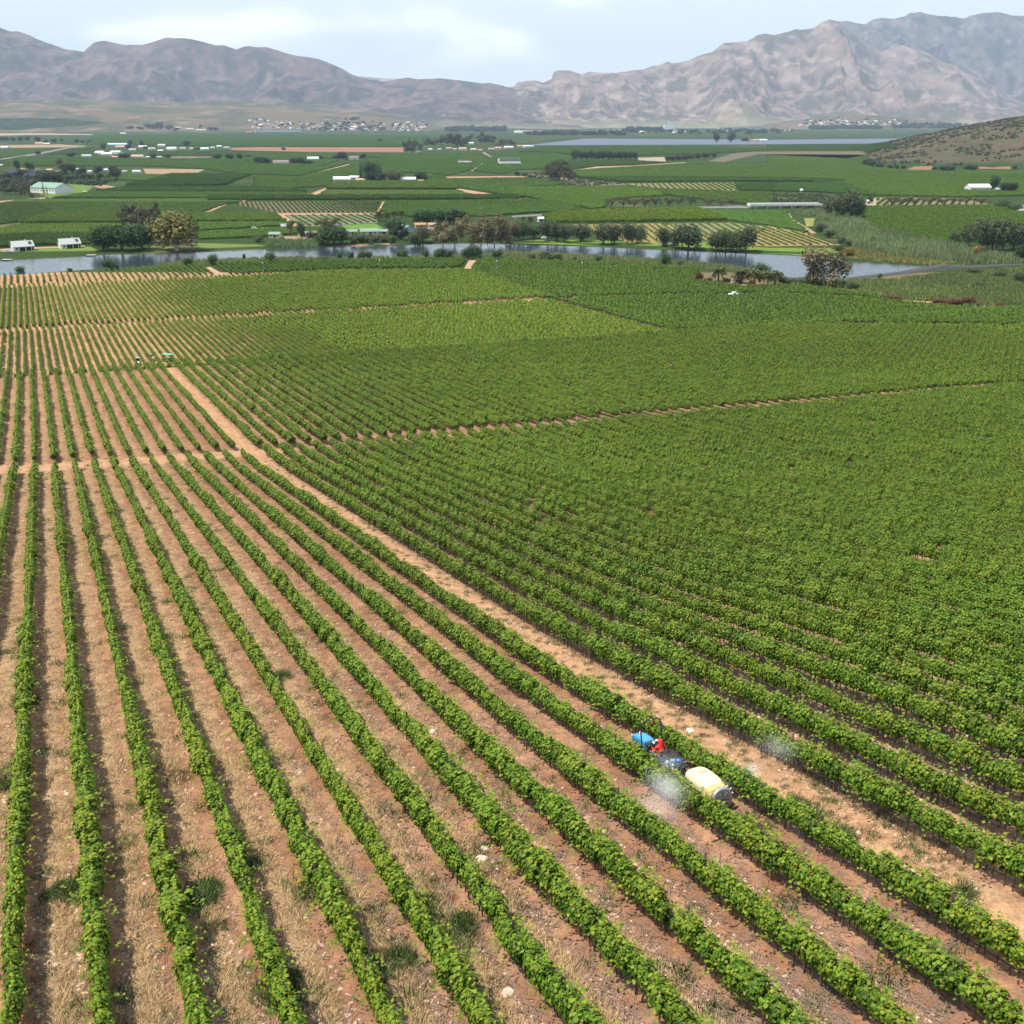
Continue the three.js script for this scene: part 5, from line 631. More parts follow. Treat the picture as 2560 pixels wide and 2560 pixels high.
function house(label, cat, group, p, turn, o) {
  const { w = 10, d = 7, h = 2.7, rise = 2, wall = 'white', roof = 'grey', wins = 3, door = true, chimney = 0, porch = false, plinth = false, dormer = 0, gwin = 1, name = 'house', wide = 1.1 } = o, g = thing(name, p, turn); tag(g, label, cat, group);
  part('wall', gableWalls(w, d, h, rise), WALL[wall], g); const rf = part('roof', roofGeo(w, d, h, rise), ROOF[roof], g);
  if (plinth) part('plinth', box(w + 0.06, 0.8, d + 0.06, 0, 0.4, 0), plinthMat, g);
  for (let i = 0; i < wins; i++) { const x = (i + 0.5) / wins * (w - 1) - (w - 1) / 2; if (porch && x > -w * 0.22) continue; const f = part('window', box(wide + 0.24, 1.3, 0.1, x, h * 0.55, d / 2 + 0.02), trimMat, g); part('pane', box(wide, 1.05, 0.06, x, h * 0.55, d / 2 + 0.06), paneMat, f); }
  for (let i = 0; i < gwin; i++) { const z = gwin > 1 ? (i - (gwin - 1) / 2) * d * 0.42 : 0; const f = part('window', box(0.1, 1.3, 1.1, -w / 2 - 0.02, h * 0.55, z), trimMat, g); part('pane', box(0.06, 1.05, 0.86, -w / 2 - 0.06, h * 0.55, z), paneMat, f); }
  if (door) part('door', box(0.95, 2.05, 0.1, w * 0.08, 1.03, d / 2 + 0.03), doorMat, g);
  if (chimney) { part('chimney', [box(0.9, 1.6, 0.9, w * 0.2, h + rise * 0.75 + 0.5, -d * 0.06), box(1.04, 0.14, 1.04, w * 0.2, h + rise * 0.75 + 1.34, -d * 0.06)], WALL[wall], rf); part('chimney_pot', box(0.6, 0.35, 0.6, w * 0.2, h + rise * 0.75 + 1.6, -d * 0.06), ROOF.dark, rf); }
  if (porch) { for (const [a, b] of [[-0.22, 0.08], [0.1, 0.36], [0.38, 0.48]]) { part('window', box((b - a) * w, 2.1, 0.12, (a + b) / 2 * w, 1.2, d / 2 + 0.05), paneMat, g); } for (const a of [-0.235, 0.09, 0.37, 0.49]) part('porch_post', box(0.26, h - 0.05, 0.26, a * w, h / 2, d / 2 + 0.2), trimMat, g); part('roof_panel', new THREE.BoxGeometry(w * 0.16, 0.06, d * 0.34).rotateX(Math.atan2(rise, d / 2)).translate(w * 0.36, h + rise * 0.52 + 0.24, d * 0.24), ROOF.dark, rf); }
  return g;
}
const spot = (c, x, y) => vec(...at(c, x, y), -0.1), mpp = (c, x, y) => { const [X, Z] = at(c, x, y); return pxSize(X, Z) / PIECES[c][2]; };
house('white cottage with grey-green roof by the lake, left of the pair', 'cottage', null, spot(4, 172, 985), 0.62, { w: 11, d: 8, h: 2.8, rise: 2.6, chimney: 1, porch: true, wins: 4, gwin: 2, door: false, name: 'cottage' });
house('white cottage with grey-green roof nearest the dark dome trees', 'cottage', null, spot(4, 527, 965), 0.6, { w: 11, d: 8, h: 2.8, rise: 2.6, chimney: 1, porch: true, wins: 4, gwin: 2, door: false, name: 'cottage' });
house('long white barn with a green roof and small square windows', 'barn', null, spot(4, 395, 548), -0.55, { w: 40, d: 22, h: 5.5, rise: 4.5, roof: 'green', wins: 8, gwin: 3, name: 'barn', wide: 2 });
house('open dark-roofed hut under the broad olive-brown lakeside tree', 'hut', null, spot(4, 1318, 948), 0.1, { w: 22, d: 8, h: 3, rise: 2.2, wall: 'tan', roof: 'dark', wins: 4, name: 'hut' });
for (const [c, list, group, tail] of [
  [4, [[12, 352, 22, 'white', 'pale', 0.3, 'white flat house cut by the left edge'], [175, 382, 34, 'white', 'orange', 0.4, 'small white house left of the tall village eucalypts'], [286, 386, 34, 'white', 'brown', 0.5, 'small white gabled house between dark village trees'], [380, 388, 58, 'white', 'tan', -0.3, 'white house with a tan roof just left of the tall village eucalypt'], [432, 402, 40, 'pink', 'brown', 0.3, 'pinkish house half behind the tall village eucalypt'], [600, 385, 70, 'blue', 'blue', 0.2, 'long blue-grey roofed shed right of the tall village eucalypt'], [685, 400, 50, 'white', 'pale', -0.4, 'white house behind the village shrubs'], [800, 388, 60, 'white', 'blue', 0.1, 'low house with a pale roof at the village end'], [940, 400, 40, 'white', 'grey', 0.5, 'white house at the right end of the left village'], [1035, 400, 72, 'white', 'pale', -0.2, 'long white house beside the brown bare field'], [465, 452, 30, 'tan', 'orange', 0.4, 'small orange-roofed house above the green-roofed barn']], null],
  [4, [[655, 284, 80, 'white', 'grey', 0.3, 'white farm building with a grey roof left in the upper hamlet'], [760, 258, 90, 'white', 'white', -0.4, 'bright white gabled shed with a curved front in the upper hamlet'], [810, 270, 90, 'white', 'white', 0.1, 'large white shed in the middle of the upper hamlet'], [880, 256, 100, 'white', 'pale', -0.3, 'long white shed right behind the large white one'], [870, 288, 50, 'pink', 'tan', 0.1, 'pinkish cottage below the white sheds'], [1040, 290, 105, 'white', 'tan', 0.05, 'white gabled house with a tan roof right of the sheds'], [1120, 288, 40, 'white', 'white', 0.6, 'small white house with a rounded gable'], [1200, 288, 50, 'white', 'grey', 0.2, 'small white house at the right end of the shed row'], [890, 194, 170, 'blue', 'blue', 0.0, 'long pale blue roof behind the upper hamlet'], [910, 214, 80, 'pink', 'tan', 0.1, 'tan house before the long pale blue roof'], [1000, 234, 60, 'white', 'grey', 0.3, 'white row house beside the dark hamlet trees'], [1080, 212, 70, 'white', 'pale', 0.0, 'white row house under two dark trees'], [1145, 226, 60, 'white', 'grey', 0.4, 'white row house in the middle of the row'], [1222, 200, 60, 'white', 'white', 0.0, 'white row house furthest back in the row'], [1215, 240, 50, 'white', 'pale', -0.3, 'white row house standing lowest in the row'], [1300, 226, 90, 'white', 'white', -0.2, 'largest white row house'], [1380, 222, 50, 'white', 'grey', 0.3, 'white row house beside the dark bush'], [1460, 226, 60, 'pink', 'tan', 0.0, 'pinkish row house right of the dark bush'], [1545, 228, 70, 'white', 'blue', 0.4, 'white row house standing apart on the right'], [1606, 214, 36, 'white', 'pale', 0, 'tiny white house at the row end'], [1655, 206, 44, 'white', 'white', 0, 'tiny white house behind the row end'], [1712, 216, 50, 'white', 'grey', 0, 'last white house of the row on the right']], null],
  [4, [[300, 186, 70, 'pink', 'tan', 0.1, 'pink house beside the far left road'], [355, 188, 50, 'pink', 'pale', 0.2, 'low pale shed beside the pink house'], [40, 218, 60, 'blue', 'blue', 0, 'blue-grey shed at the far left edge'], [1290, 50, 70, 'tan', 'pale', 0.2, 'pale farm building before the tan hills'], [1430, 72, 70, 'tan', 'pale', 0.5, 'pale round-roofed store before the tan hills'], [1340, 60, 60, 'tan', 'pale', 0, 'pale shed between the farm trees and the store'], [1520, 80, 90, 'pink', 'pale', 0, 'low long shed right of the pale store'], [1880, 96, 60, 'red', 'orange', 0.1, 'red-brown building at the edge of the hill town'], [930, 106, 50, 'white', 'blue', 0, 'lone pale house on the field edge below the hills']], null],
  [5, [[190, 336, 136, 'white', 'brown', 0.15, 'white house with a brown roof and white gable in the green field'], [432, 306, 100, 'white', 'white', 0.1, 'low white shed beside the dark round trees'], [738, 298, 84, 'white', 'brown', 0.1, 'small pale house with white gables in the mid valley'], [1225, 250, 40, 'pink', 'brown', 0.3, 'pinkish house right of the large dark trees'], [1315, 228, 36, 'white', 'white', 0, 'small white shed under the mid-valley grove'], [1385, 228, 30, 'white', 'pale', 0, 'tiny white house under the mid-valley grove'], [1455, 222, 50, 'pink', 'tan', 0.1, 'pink cottage left in the grove hamlet'], [1500, 226, 30, 'white', 'pale', 0.2, 'small pale cottage left in the grove hamlet'], [1560, 228, 70, 'white', 'tan', 0, 'white cottage with tan roof in the grove hamlet'], [1640, 230, 50, 'pink', 'pale', 0.3, 'pinkish cottage in the middle of the grove hamlet'], [1690, 234, 40, 'pink', 'tan', 0, 'small tan cottage near the hamlet track'], [1775, 226, 50, 'white', 'tan', 0.1, 'white cottage beside the hamlet track'], [1830, 222, 60, 'pink', 'tan', -0.2, 'larger tan cottage right of the hamlet track'], [1905, 218, 80, 'pink', 'pale', 0.2, 'pink long house at the right of the hamlet'], [1620, 184, 50, 'white', 'white', 0, 'white house behind the grove hamlet']], null],
  [5, [[650, 470, 150, 'pink', 'white', 0.1, 'large farm shed with a pale pinkish white roof'], [745, 448, 90, 'blue', 'blue', -0.3, 'blue-grey roofed barn behind the large farm shed'], [790, 466, 80, 'white', 'tan', 0.1, 'low farm building right of the large farm shed'], [1150, 470, 130, 'white', 'blue', 0.1, 'farmhouse with a pale blue roof right of the olive tree'], [1245, 474, 50, 'white', 'tan', 0, 'small annex right of the pale blue roof']], null],
  [5, [[148, 888, 98, 'cream', 'green', -0.2, 'cream cottage standing alone on the left of the river row'], [360, 882, 90, 'cream', 'green', 0.3, 'cream cottage half hidden by the grey slim tree'], [440, 878, 60, 'cream', 'brown', 0.6, 'cream gabled cottage left of the broad dark tree'], [722, 868, 96, 'cream', 'green', 0.25, 'cream cottage right of the broad dark tree'], [858, 866, 160, 'cream', 'green', 0.12, 'longest cream cottage in the river row'], [962, 866, 70, 'cream', 'green', 0.12, 'cream cottage at the right end of the river row']], 'plinth'],
  [5, [[1125, 840, 160, 'blue', 'green', -0.95, 'blue-grey barn with a green roof by the river'], [1240, 815, 96, 'tan', 'orange', 0.2, 'house with an orange roof behind the weeping trees'], [1325, 815, 66, 'tan', 'tan', 0.5, 'house with a tan roof beside the eucalypts'], [1330, 850, 90, 'tan', 'brown', 0.2, 'low brown-roofed house under the tan roof']], null],
  [6, [[60, 205, 50, 'pink', 'tan', 0, 'pink cottage at the right end of the grove'], [110, 208, 60, 'white', 'pale', 0.2, 'white cottage beside the dark hamlet bush'], [150, 204, 30, 'white', 'white', 0, 'tiny white cottage next to the netting'], [215, 768, 50, 'white', 'white', 0.3, 'white cottage between the palms and the orchard'], [1780, 160, 50, 'red', 'orange', 0, 'red-roofed farmhouse at the netting edge'], [1840, 160, 60, 'pink', 'tan', 0.1, 'tan farmhouse at the netting edge'], [1895, 160, 70, 'white', 'white', 0.2, 'white gabled farmhouse at the netting edge']], null],
  [7, [[1580, 534, 190, 'white', 'white', 0.03, 'long white house with a white roof on the right'], [1508, 530, 56, 'pink', 'tan', 0.7, 'pink gabled end wing of the long white house'], [1745, 540, 80, 'blue', 'grey', 0.1, 'grey shed between the dark trees on the right'], [755, 632, 26, 'white', 'white', 0, 'little white post house by the dirt yard'], [250, 546, 18, 'white', 'white', 0, 'tiny white pump house in the scrub']], null],
  [11, [[640, 303, 130, 'pink', 'tan', 0.2, 'pale ruin with broken white walls among the palms']], null],
]) for (const [x, y, w, wall, roof, turn, label] of list) { const W_ = w * mpp(c, x, y) / 1.2, small = W_ < 14; house(label, /barn/.test(label) ? 'barn' : /shed|store|building|shed/.test(label) ? 'shed' : 'house', group, spot(c, x, y), turn, { w: W_, d: Math.min(W_ * 0.75, small ? 7 : 14), h: clamp(W_ * 0.22, 2.5, 4), rise: clamp(W_ * 0.13, 1.0, 3), wall, roof, wins: W_ > 30 ? 5 : 3, door: W_ < 24, gwin: 1, plinth: tail === 'plinth' }); }
function longShed(label, c, x0, y0, x1, y1, h, d, wall, roof, name, cat) { const a = at(c, x0, y0), b = at(c, x1, y1), w = Math.hypot(b[0] - a[0], b[1] - a[1]), g = thing(name, vec((a[0] + b[0]) / 2, (a[1] + b[1]) / 2, -0.1), Math.atan2(b[1] - a[1], b[0] - a[0])); tag(g, label, cat); part('wall', box(w, h, d, 0, h / 2, 0), wall, g); const s = new THREE.CylinderGeometry(d / 2, d / 2, w, 12, 1, false, 0, Math.PI).rotateZ(Math.PI / 2).rotateX(-Math.PI / 2); s.scale(1, 0.45, 1.03).translate(0, h, 0); part('roof', s, roof, g); for (const e of [-0.3, 0, 0.3]) part('door', box(Math.min(4, w * 0.1), h * 0.7, 0.2, w * e, h * 0.36, d / 2 + 0.06), ROOF.pale, g); }
longShed('small white greenhouse tunnel in the mid-valley green', 5, 1530, 325, 1625, 326, 3, 10, WALL.white, ROOF.white, 'greenhouse', 'greenhouse');
longShed('large white greenhouse tunnel right of the curved track', 5, 1836, 335, 1990, 334, 4, 30, WALL.white, ROOF.white, 'greenhouse', 'greenhouse');
longShed('long white factory roof at the foot of the hill town', 1, 1430, 742, 1690, 740, 8, 40, WALL.white, ROOF.white, 'warehouse', 'warehouse');
longShed('long pale shed with dark openings behind the upper hamlet trees', 4, 1290, 288, 1600, 289, 3, 10, WALL.tan, ROOF.pale, 'long_shed', 'shed');
longShed('white industrial hall left of the far grain silo', 2, 1000, 745, 1180, 748, 12, 60, WALL.white, ROOF.pale, 'warehouse', 'warehouse');
longShed('low pale hall midway between the far halls', 2, 1230, 752, 1330, 752, 9, 50, WALL.tan, ROOF.pale, 'warehouse', 'warehouse');
longShed('white hall nearest the far grain silo', 2, 1440, 748, 1530, 750, 9, 50, WALL.white, ROOF.white, 'warehouse', 'warehouse');
longShed('white hall right beyond the far grain silo', 2, 1880, 742, 1932, 742, 9, 50, WALL.white, ROOF.white, 'warehouse', 'warehouse');
longShed('thin white row of sheds before the rocky mountain', 3, 220, 732, 460, 728, 9, 40, WALL.white, ROOF.white, 'warehouse', 'warehouse');
{ // grain silo
  const p = at(6, 1184, 86), k = mpp(6, 1184, 86), g = thing('grain_silo', vec(...p, -1), 0.15), w = 84 * k, h = 50 * k; tag(g, 'tall white grain silo standing on the far plain', 'silo'); const bins = [];
  for (let i = 0; i < 6; i++) part('silo_bin', cyl(w / 12, w / 12, h, 14, (i - 2.5) * w / 6, h / 2, 0), trimMat, g);
  part('wall', box(w * 0.99, h * 0.96, w / 8, 0, h * 0.48, -w / 14), WALL.white, g); part('tower', box(w * 0.13, h * 0.5, w * 0.12, -w * 0.02, h * 1.2, 0), WALL.white, g); part('roof', box(w * 0.9, h * 0.08, w * 0.13, 0, h * 1.03, 0), ROOF.pale, g); part('annex', box(w * 0.35, h * 0.28, w * 0.2, w * 0.68, h * 0.14, 0), WALL.white, g);
}
/* far towns: small houses, too small in the photograph to show more than wall and roof */
{
  const r = rng(321), base = new THREE.Group(); part('wall', gableWalls(13, 9, 4, 2.2), WALL.white, base); part('roof', roofGeo(13, 9, 4, 2.2), ROOF.tan, base);
  const walls = [WALL.tan, std([0.5, 0.47, 0.43]), WALL.white, WALL.pink], roofs = [ROOF.tan, ROOF.pale, ROOF.brown, ROOF.white, ROOF.grey], tree0 = protoTree('dark', 1), dl = [];
  for (const [n, group, label, f] of [
    [150, 'houses of the far left hill town', 'small pale house of the far hill town on the left', () => { const x = 625 + 440 * r(), b = interp([625, 800, 900, 1070], [322, 326, 328, 330], x), t = interp([625, 700, 760, 900, 1000, 1070], [299, 302, 308, 309, 308, 305], x); return [x, lerp(t, b, r())]; }],
    [130, 'houses of the far right town', 'small pale house of the far town under the rocky mountain', () => { const x = 2000 + 300 * r(), t = interp([2000, 2060, 2120, 2220, 2300], [304, 296, 291, 296, 306], x); return [x, lerp(t, 316, Math.sqrt(r()))]; }],
    [20, 'houses scattered on the far plain', 'tiny pale house scattered on the far plain', () => [1420 + 560 * r(), 326 + 7 * r()]]]) for (let i = 0; i < n; i++) {
    const [px, py] = f(), [x, z] = G(px, py); if (z > 12000) continue; const g = base.clone(); g.name = numbered('house'); g.children[0].material = walls[Math.floor(r() * 4)]; g.children[1].material = roofs[Math.floor(r() * 5)]; g.position.set(...vec(x, z, -0.4)); g.rotation.y = r() * 3; const s = rr(0.9, 1.9, r); g.scale.set(s * rr(0.8, 1.3, r), s, s); tag(g, label, 'house', group); scene.add(g);
    if (i % 2 === 0) { const [tx, tz] = G(px + rr(-8, 8, r), py + rr(-1.5, 1.5, r)); if (tz < 12000) dl.push([tx, T(tx, tz) - 0.3, -tz, r() * 6, 0, rr(14, 34, r), rr(10, 20, r), rr(14, 30, r)]); }
  }
  for (const [x0, x1, y0, y1, n, s] of [[2020, 2200, 319, 323, 150, 1.2], [2230, 2540, 312, 322, 160, 1.2], [1120, 1260, 322, 330, 90, 1.4], [780, 960, 306, 328, 60, 0.8], [1310, 1560, 333, 339, 80, 1.1], [1560, 1680, 322, 332, 60, 1.4], [1700, 1950, 326, 336, 50, 1], [1260, 1430, 316, 320, 50, 1.2], [865, 895, 298, 301, 12, 0.9]]) for (let i = 0; i < n; i++) { const [x, z] = G(rr(x0, x1, r), rr(y0, y1, r)); if (z < 13000 && z > 4200) dl.push([x, T(x, z) - 0.5, -z, r() * 6, 0, rr(22, 46, r) * s, rr(12, 26, r) * s, rr(22, 46, r) * s]); }
  const m = placedMesh('far_trees', tree0.children[0].geometry, tree0.children[0].material, dl, null, 'stuff'); tag(m, 'far dark trees of the plain and towns, blurring into one mass', 'trees');
}
/* white road bridge */
{
  const a = at(6, 1795, 668), b = at(7, 408, 664), w = Math.hypot(b[0] - a[0], b[1] - a[1]), g = thing('road_bridge', vec((a[0] + b[0]) / 2, (a[1] + b[1]) / 2, 0), Math.atan2(b[1] - a[1], b[0] - a[0])); tag(g, 'long white concrete road bridge beside the reed bed', 'bridge');
  part('deck', box(w, 0.7, 9, 0, 2.3, -4.5), ROOF.pale, g); for (const z of [-0.1, -8.9]) part('parapet', [box(w, 1.1, 0.25, 0, 3.2, z), box(w + 0.1, 0.16, 0.4, 0, 3.82, z)], trimMat, g); for (let i = 0; i < 6; i++) part('pier', box(1.2, 2.4, 7, (i + 0.5) / 6 * w - w / 2, 0.85, -4.5), ROOF.pale, g);
}
/* stone causeway that closes the lake on the right */
{
  const pts = [[0, 2080, 702], [0, 2160, 695], [0, 2260, 684], [0, 2350, 675], [0, 2430, 668], [0, 2560, 660], [0, 2660, 655]].map(([, x, y]) => G(x, y)), pos = [], idx = [], uv = [], prof = [[-4.5, -0.6], [-2.6, 0.9], [2.6, 0.9], [4.5, -0.4]];
  pts.forEach(([x, z], i) => { const q = pts[Math.min(i + 1, pts.length - 1)], p = pts[Math.max(i - 1, 0)], dx = q[0] - p[0], dz = q[1] - p[1], l = Math.hypot(dx, dz); prof.forEach(([s, y], k) => { pos.push(x + dz / l * s, y + 0.2, -(z - dx / l * s)); uv.push(i * 2, k); if (i && k) { const o = i * 4 + k; idx.push(o - 5, o - 4, o, o - 5, o, o - 1); } }); });
  const g = new THREE.BufferGeometry(); g.setAttribute('position', new THREE.Float32BufferAttribute(pos, 3)); g.setAttribute('uv', new THREE.Float32BufferAttribute(uv, 2)); g.setIndex(idx); g.computeVertexNormals(); if (g.attributes.normal.getY(1) < 0) { g.setIndex(idx.reverse()); g.computeVertexNormals(); }
  const cw = part('causeway', g, new THREE.MeshStandardMaterial({ color: lin(0.055, 0.054, 0.053), map: grainMap, roughness: 0.95, side: THREE.DoubleSide, flatShading: true })); tag(cw, 'grey stone causeway closing the right end of the lake', 'causeway');
}
/* vehicles in the distance */
const rubber = std([0.02, 0.02, 0.021], { roughness: 0.85 }), carGlass = new THREE.MeshPhysicalMaterial({ color: lin(0.02, 0.025, 0.03), roughness: 0.1 });
function car(label, cat, p, turn, color, o = {}) {
  const { van = false, pick = false } = o, g = thing(pick ? 'pickup_truck' : van ? 'van' : 'car', p, turn), m = new THREE.MeshPhysicalMaterial({ color: lin(...color), roughness: 0.35, clearcoat: 0.6 }); tag(g, label, cat);
  part('body', rbox(4.5, 0.75, 1.75, 0.18, 0, 0.72, 0), m, g); part('cabin', pick ? rbox(1.7, 0.7, 1.6, 0.2, 0.1, 1.35, 0) : rbox(van ? 4.2 : 2.6, van ? 1.25 : 0.68, 1.62, 0.22, van ? -0.1 : -0.15, van ? 1.6 : 1.32, 0), m, g);
  part('window', [box(van ? 1.2 : pick ? 1.3 : 2.1, 0.4, 1.66, van ? 1.2 : pick ? 0.1 : -0.15, van ? 1.75 : 1.38, 0)], carGlass, g); part('windscreen', box(0.05, 0.42, 1.35, van ? 2.0 : pick ? 0.95 : 1.16, van ? 1.75 : 1.38, 0), carGlass, g);
  for (const [x, z] of [[1.4, 0.8], [1.4, -0.8], [-1.4, 0.8], [-1.4, -0.8]]) part('wheel', new THREE.CylinderGeometry(0.34, 0.34, 0.24, 14).rotateX(Math.PI / 2).translate(x, 0.34, z), rubber, g);
  return g;
}
const WHT = [0.82, 0.82, 0.81];
car('white car under the vines left of the first cottage', 'car', spot(4, 122, 880), 0.2, WHT); car('white car between the two cottages at the vine edge', 'car', spot(4, 250, 880), 0.5, WHT); car('white car above the second cottage at the vine edge', 'car', spot(4, 500, 868), -0.3, WHT); car('pale blue car on the lawn left of the first cottage', 'car', spot(4, 60, 1000), 0.1, [0.5, 0.6, 0.68]);
car('white car at the dark orchard edge below the barn', 'car', spot(4, 640, 545), 0.1, WHT); car('white delivery van on the small road left of the dirt track', 'van', spot(5, 212, 808), 0.05, WHT, { van: true }); car('white car at the left end of the small road', 'car', spot(4, 1918, 824), 0.1, WHT); car('white pickup truck driving along the road before the flat-topped trees', 'pickup truck', spot(6, 730, 684), 0.1, WHT, { pick: true });
car('white van parked under the round bank trees', 'van', spot(6, 1150, 948), 0.2, WHT, { van: true }); car('silver car parked beside the white van on the bank', 'car', spot(6, 1215, 950), 0.1, [0.5, 0.52, 0.55]); car('white car in the shade left of the low green tree', 'car', spot(6, 248, 898), 0.1, WHT); car('white pickup truck in the row gap below the palms', 'pickup truck', spot(11, 605, 446), 0.15, WHT, { pick: true });
for (const [x, l] of [[50, 'first'], [78, 'second'], [100, 'third']]) { const g = thing('white_box', spot(5, x, 826), 0.2); tag(g, `small white box by the road, ${l} of three left of the van`, 'box'); part('body', rbox(1.5, 1.1, 1.2, 0.05, 0, 0.6, 0), trimMat, g); part('lid', box(1.6, 0.12, 1.3, 0, 1.2, 0), ROOF.white, g); }
for (const [c, x, y, l] of [[4, 55, 1056, 'white jetty at the water edge below the first cottage'], [4, 690, 1022, 'white jetty at the lawn end beside the dome trees']]) { const g = thing('jetty', spot(c, x, y), 0.1); g.position.y = 0.1; tag(g, l, 'jetty'); for (let i = 0; i < 9; i++) part('plank', box(0.5, 0.08, 2.6, (i - 4) * 0.56, 0.4, 0.6), ROOF.pale, g); for (const s of [-2, 2]) part('post', cyl(0.1, 0.1, 1.6, 8, s, -0.2, 1.6), ROOF.brown, g); }
{ const g = thing('rowing_boat', spot(5, 1630, 922), 0.4); tag(g, 'small orange boat at the bank between the tall eucalypts', 'boat'); const b = new THREE.SphereGeometry(1, 16, 8, 0, 6.283, Math.PI / 2, Math.PI / 2).scale(2.1, 0.6, 0.75).translate(0, 0.7, 0); part('hull', b, new THREE.MeshStandardMaterial({ color: lin(0.6, 0.16, 0.04), roughness: 0.5, side: THREE.DoubleSide }), g); part('seat', box(0.3, 0.06, 1.3, 0.3, 0.6, 0), ROOF.pale, g); }
for (const [c, x, y, h, l] of [[9, 225, 92, 68, 'thin pale mast in the vines left of the lakeside track'], [9, 880, 104, 76, 'thin pale mast in the dark vines right of the lakeside track'], [9, 1358, 122, 84, 'thin pale mast in the dark vines furthest right'], [8, 1480, 104, 66, 'thin pale mast in the vines near the yellow track']]) { const k = mpp(c, x, y), g = thing('mast', spot(c, x, y), 0); tag(g, l, 'mast'); part('pole', cyl(0.09, 0.05, h * k, 8, 0, h * k / 2, 0), metalMat, g); part('cap', new THREE.SphereGeometry(0.3, 10, 7).translate(0, h * k, 0), ROOF.white, g); }

/* ------------------------------------------------------------------ the blue tractor, its driver and the yellow sprayer */
function onRow(u, v, up = 0) { const [x, z] = xzOf(u, v); return vec(x, z, up); }
function superBox(w, h, d, e = 0.55, n = 28, taper = 0) { const g = new THREE.SphereGeometry(1, n, n / 2), p = g.attributes.position, s = (q) => Math.sign(q) * Math.pow(Math.abs(q), e); for (let i = 0; i < p.count; i++) { const z = s(p.getZ(i)), k = 1 - taper * (z + 1) / 2; p.setXYZ(i, s(p.getX(i)) * w / 2 * k, s(p.getY(i)) * h / 2 * k, z * d / 2); } g.computeVertexNormals(); return g; }
function tyre(r, w, n = 30) { const pr = [[r * 0.52, -w * 0.42], [r * 0.72, -w * 0.5], [r * 0.93, -w * 0.46], [r, -w * 0.36], [r, w * 0.36], [r * 0.93, w * 0.46], [r * 0.72, w * 0.5], [r * 0.52, w * 0.42]].map(([a, b]) => new THREE.Vector2(a, b)), g = [plain(new THREE.LatheGeometry(pr, n))]; for (let i = 0; i < 20; i++) for (const s of [-1, 1]) g.push(plain(box(0.05, w * 0.5, 0.05, 0, 0, 0).rotateX(s * 0.5).translate(r * 1.005, s * w * 0.22, 0).rotateY((i + (s > 0 ? 0.5 : 0)) / 20 * 6.283))); return mergeGeometries(g).rotateZ(Math.PI / 2); }
function wheel(parent, x, y, z, r, w, rimMat) { const t = part('wheel', tyre(r, w), rubber, parent); t.position.set(x, y, z); part('rim', [cyl(r * 0.54, r * 0.54, w * 0.5, 20).rotateZ(Math.PI / 2), cyl(r * 0.2, r * 0.2, w * 0.7, 12).rotateZ(Math.PI / 2)], rimMat, t); return t; }
const paint = (c, o = {}) => new THREE.MeshPhysicalMaterial({ color: lin(...c), roughness: 0.35, clearcoat: 0.5, clearcoatRoughness: 0.2, ...o });
const bluePaint = paint([0.035, 0.25, 0.5]), blackPaint = paint([0.016, 0.018, 0.022]), greyMat = std([0.11, 0.11, 0.115], { roughness: 0.6 }), seatMat = std([0.03, 0.03, 0.032], { roughness: 0.7 }), orangeMat = paint([0.75, 0.16, 0.02]), lightMat = std([0.7, 0.7, 0.68], { roughness: 0.3 });
const RIG_U = 35.1, RIG_V = 23.8, TILT = -0.155;
function rigPlace(o, dz = 0) { o.rotation.order = 'YXZ'; o.rotation.set(TILT, AZ, 0); o.position.set(...onRow(RIG_U - dz * Math.cos(TILT), RIG_V)); return o; }
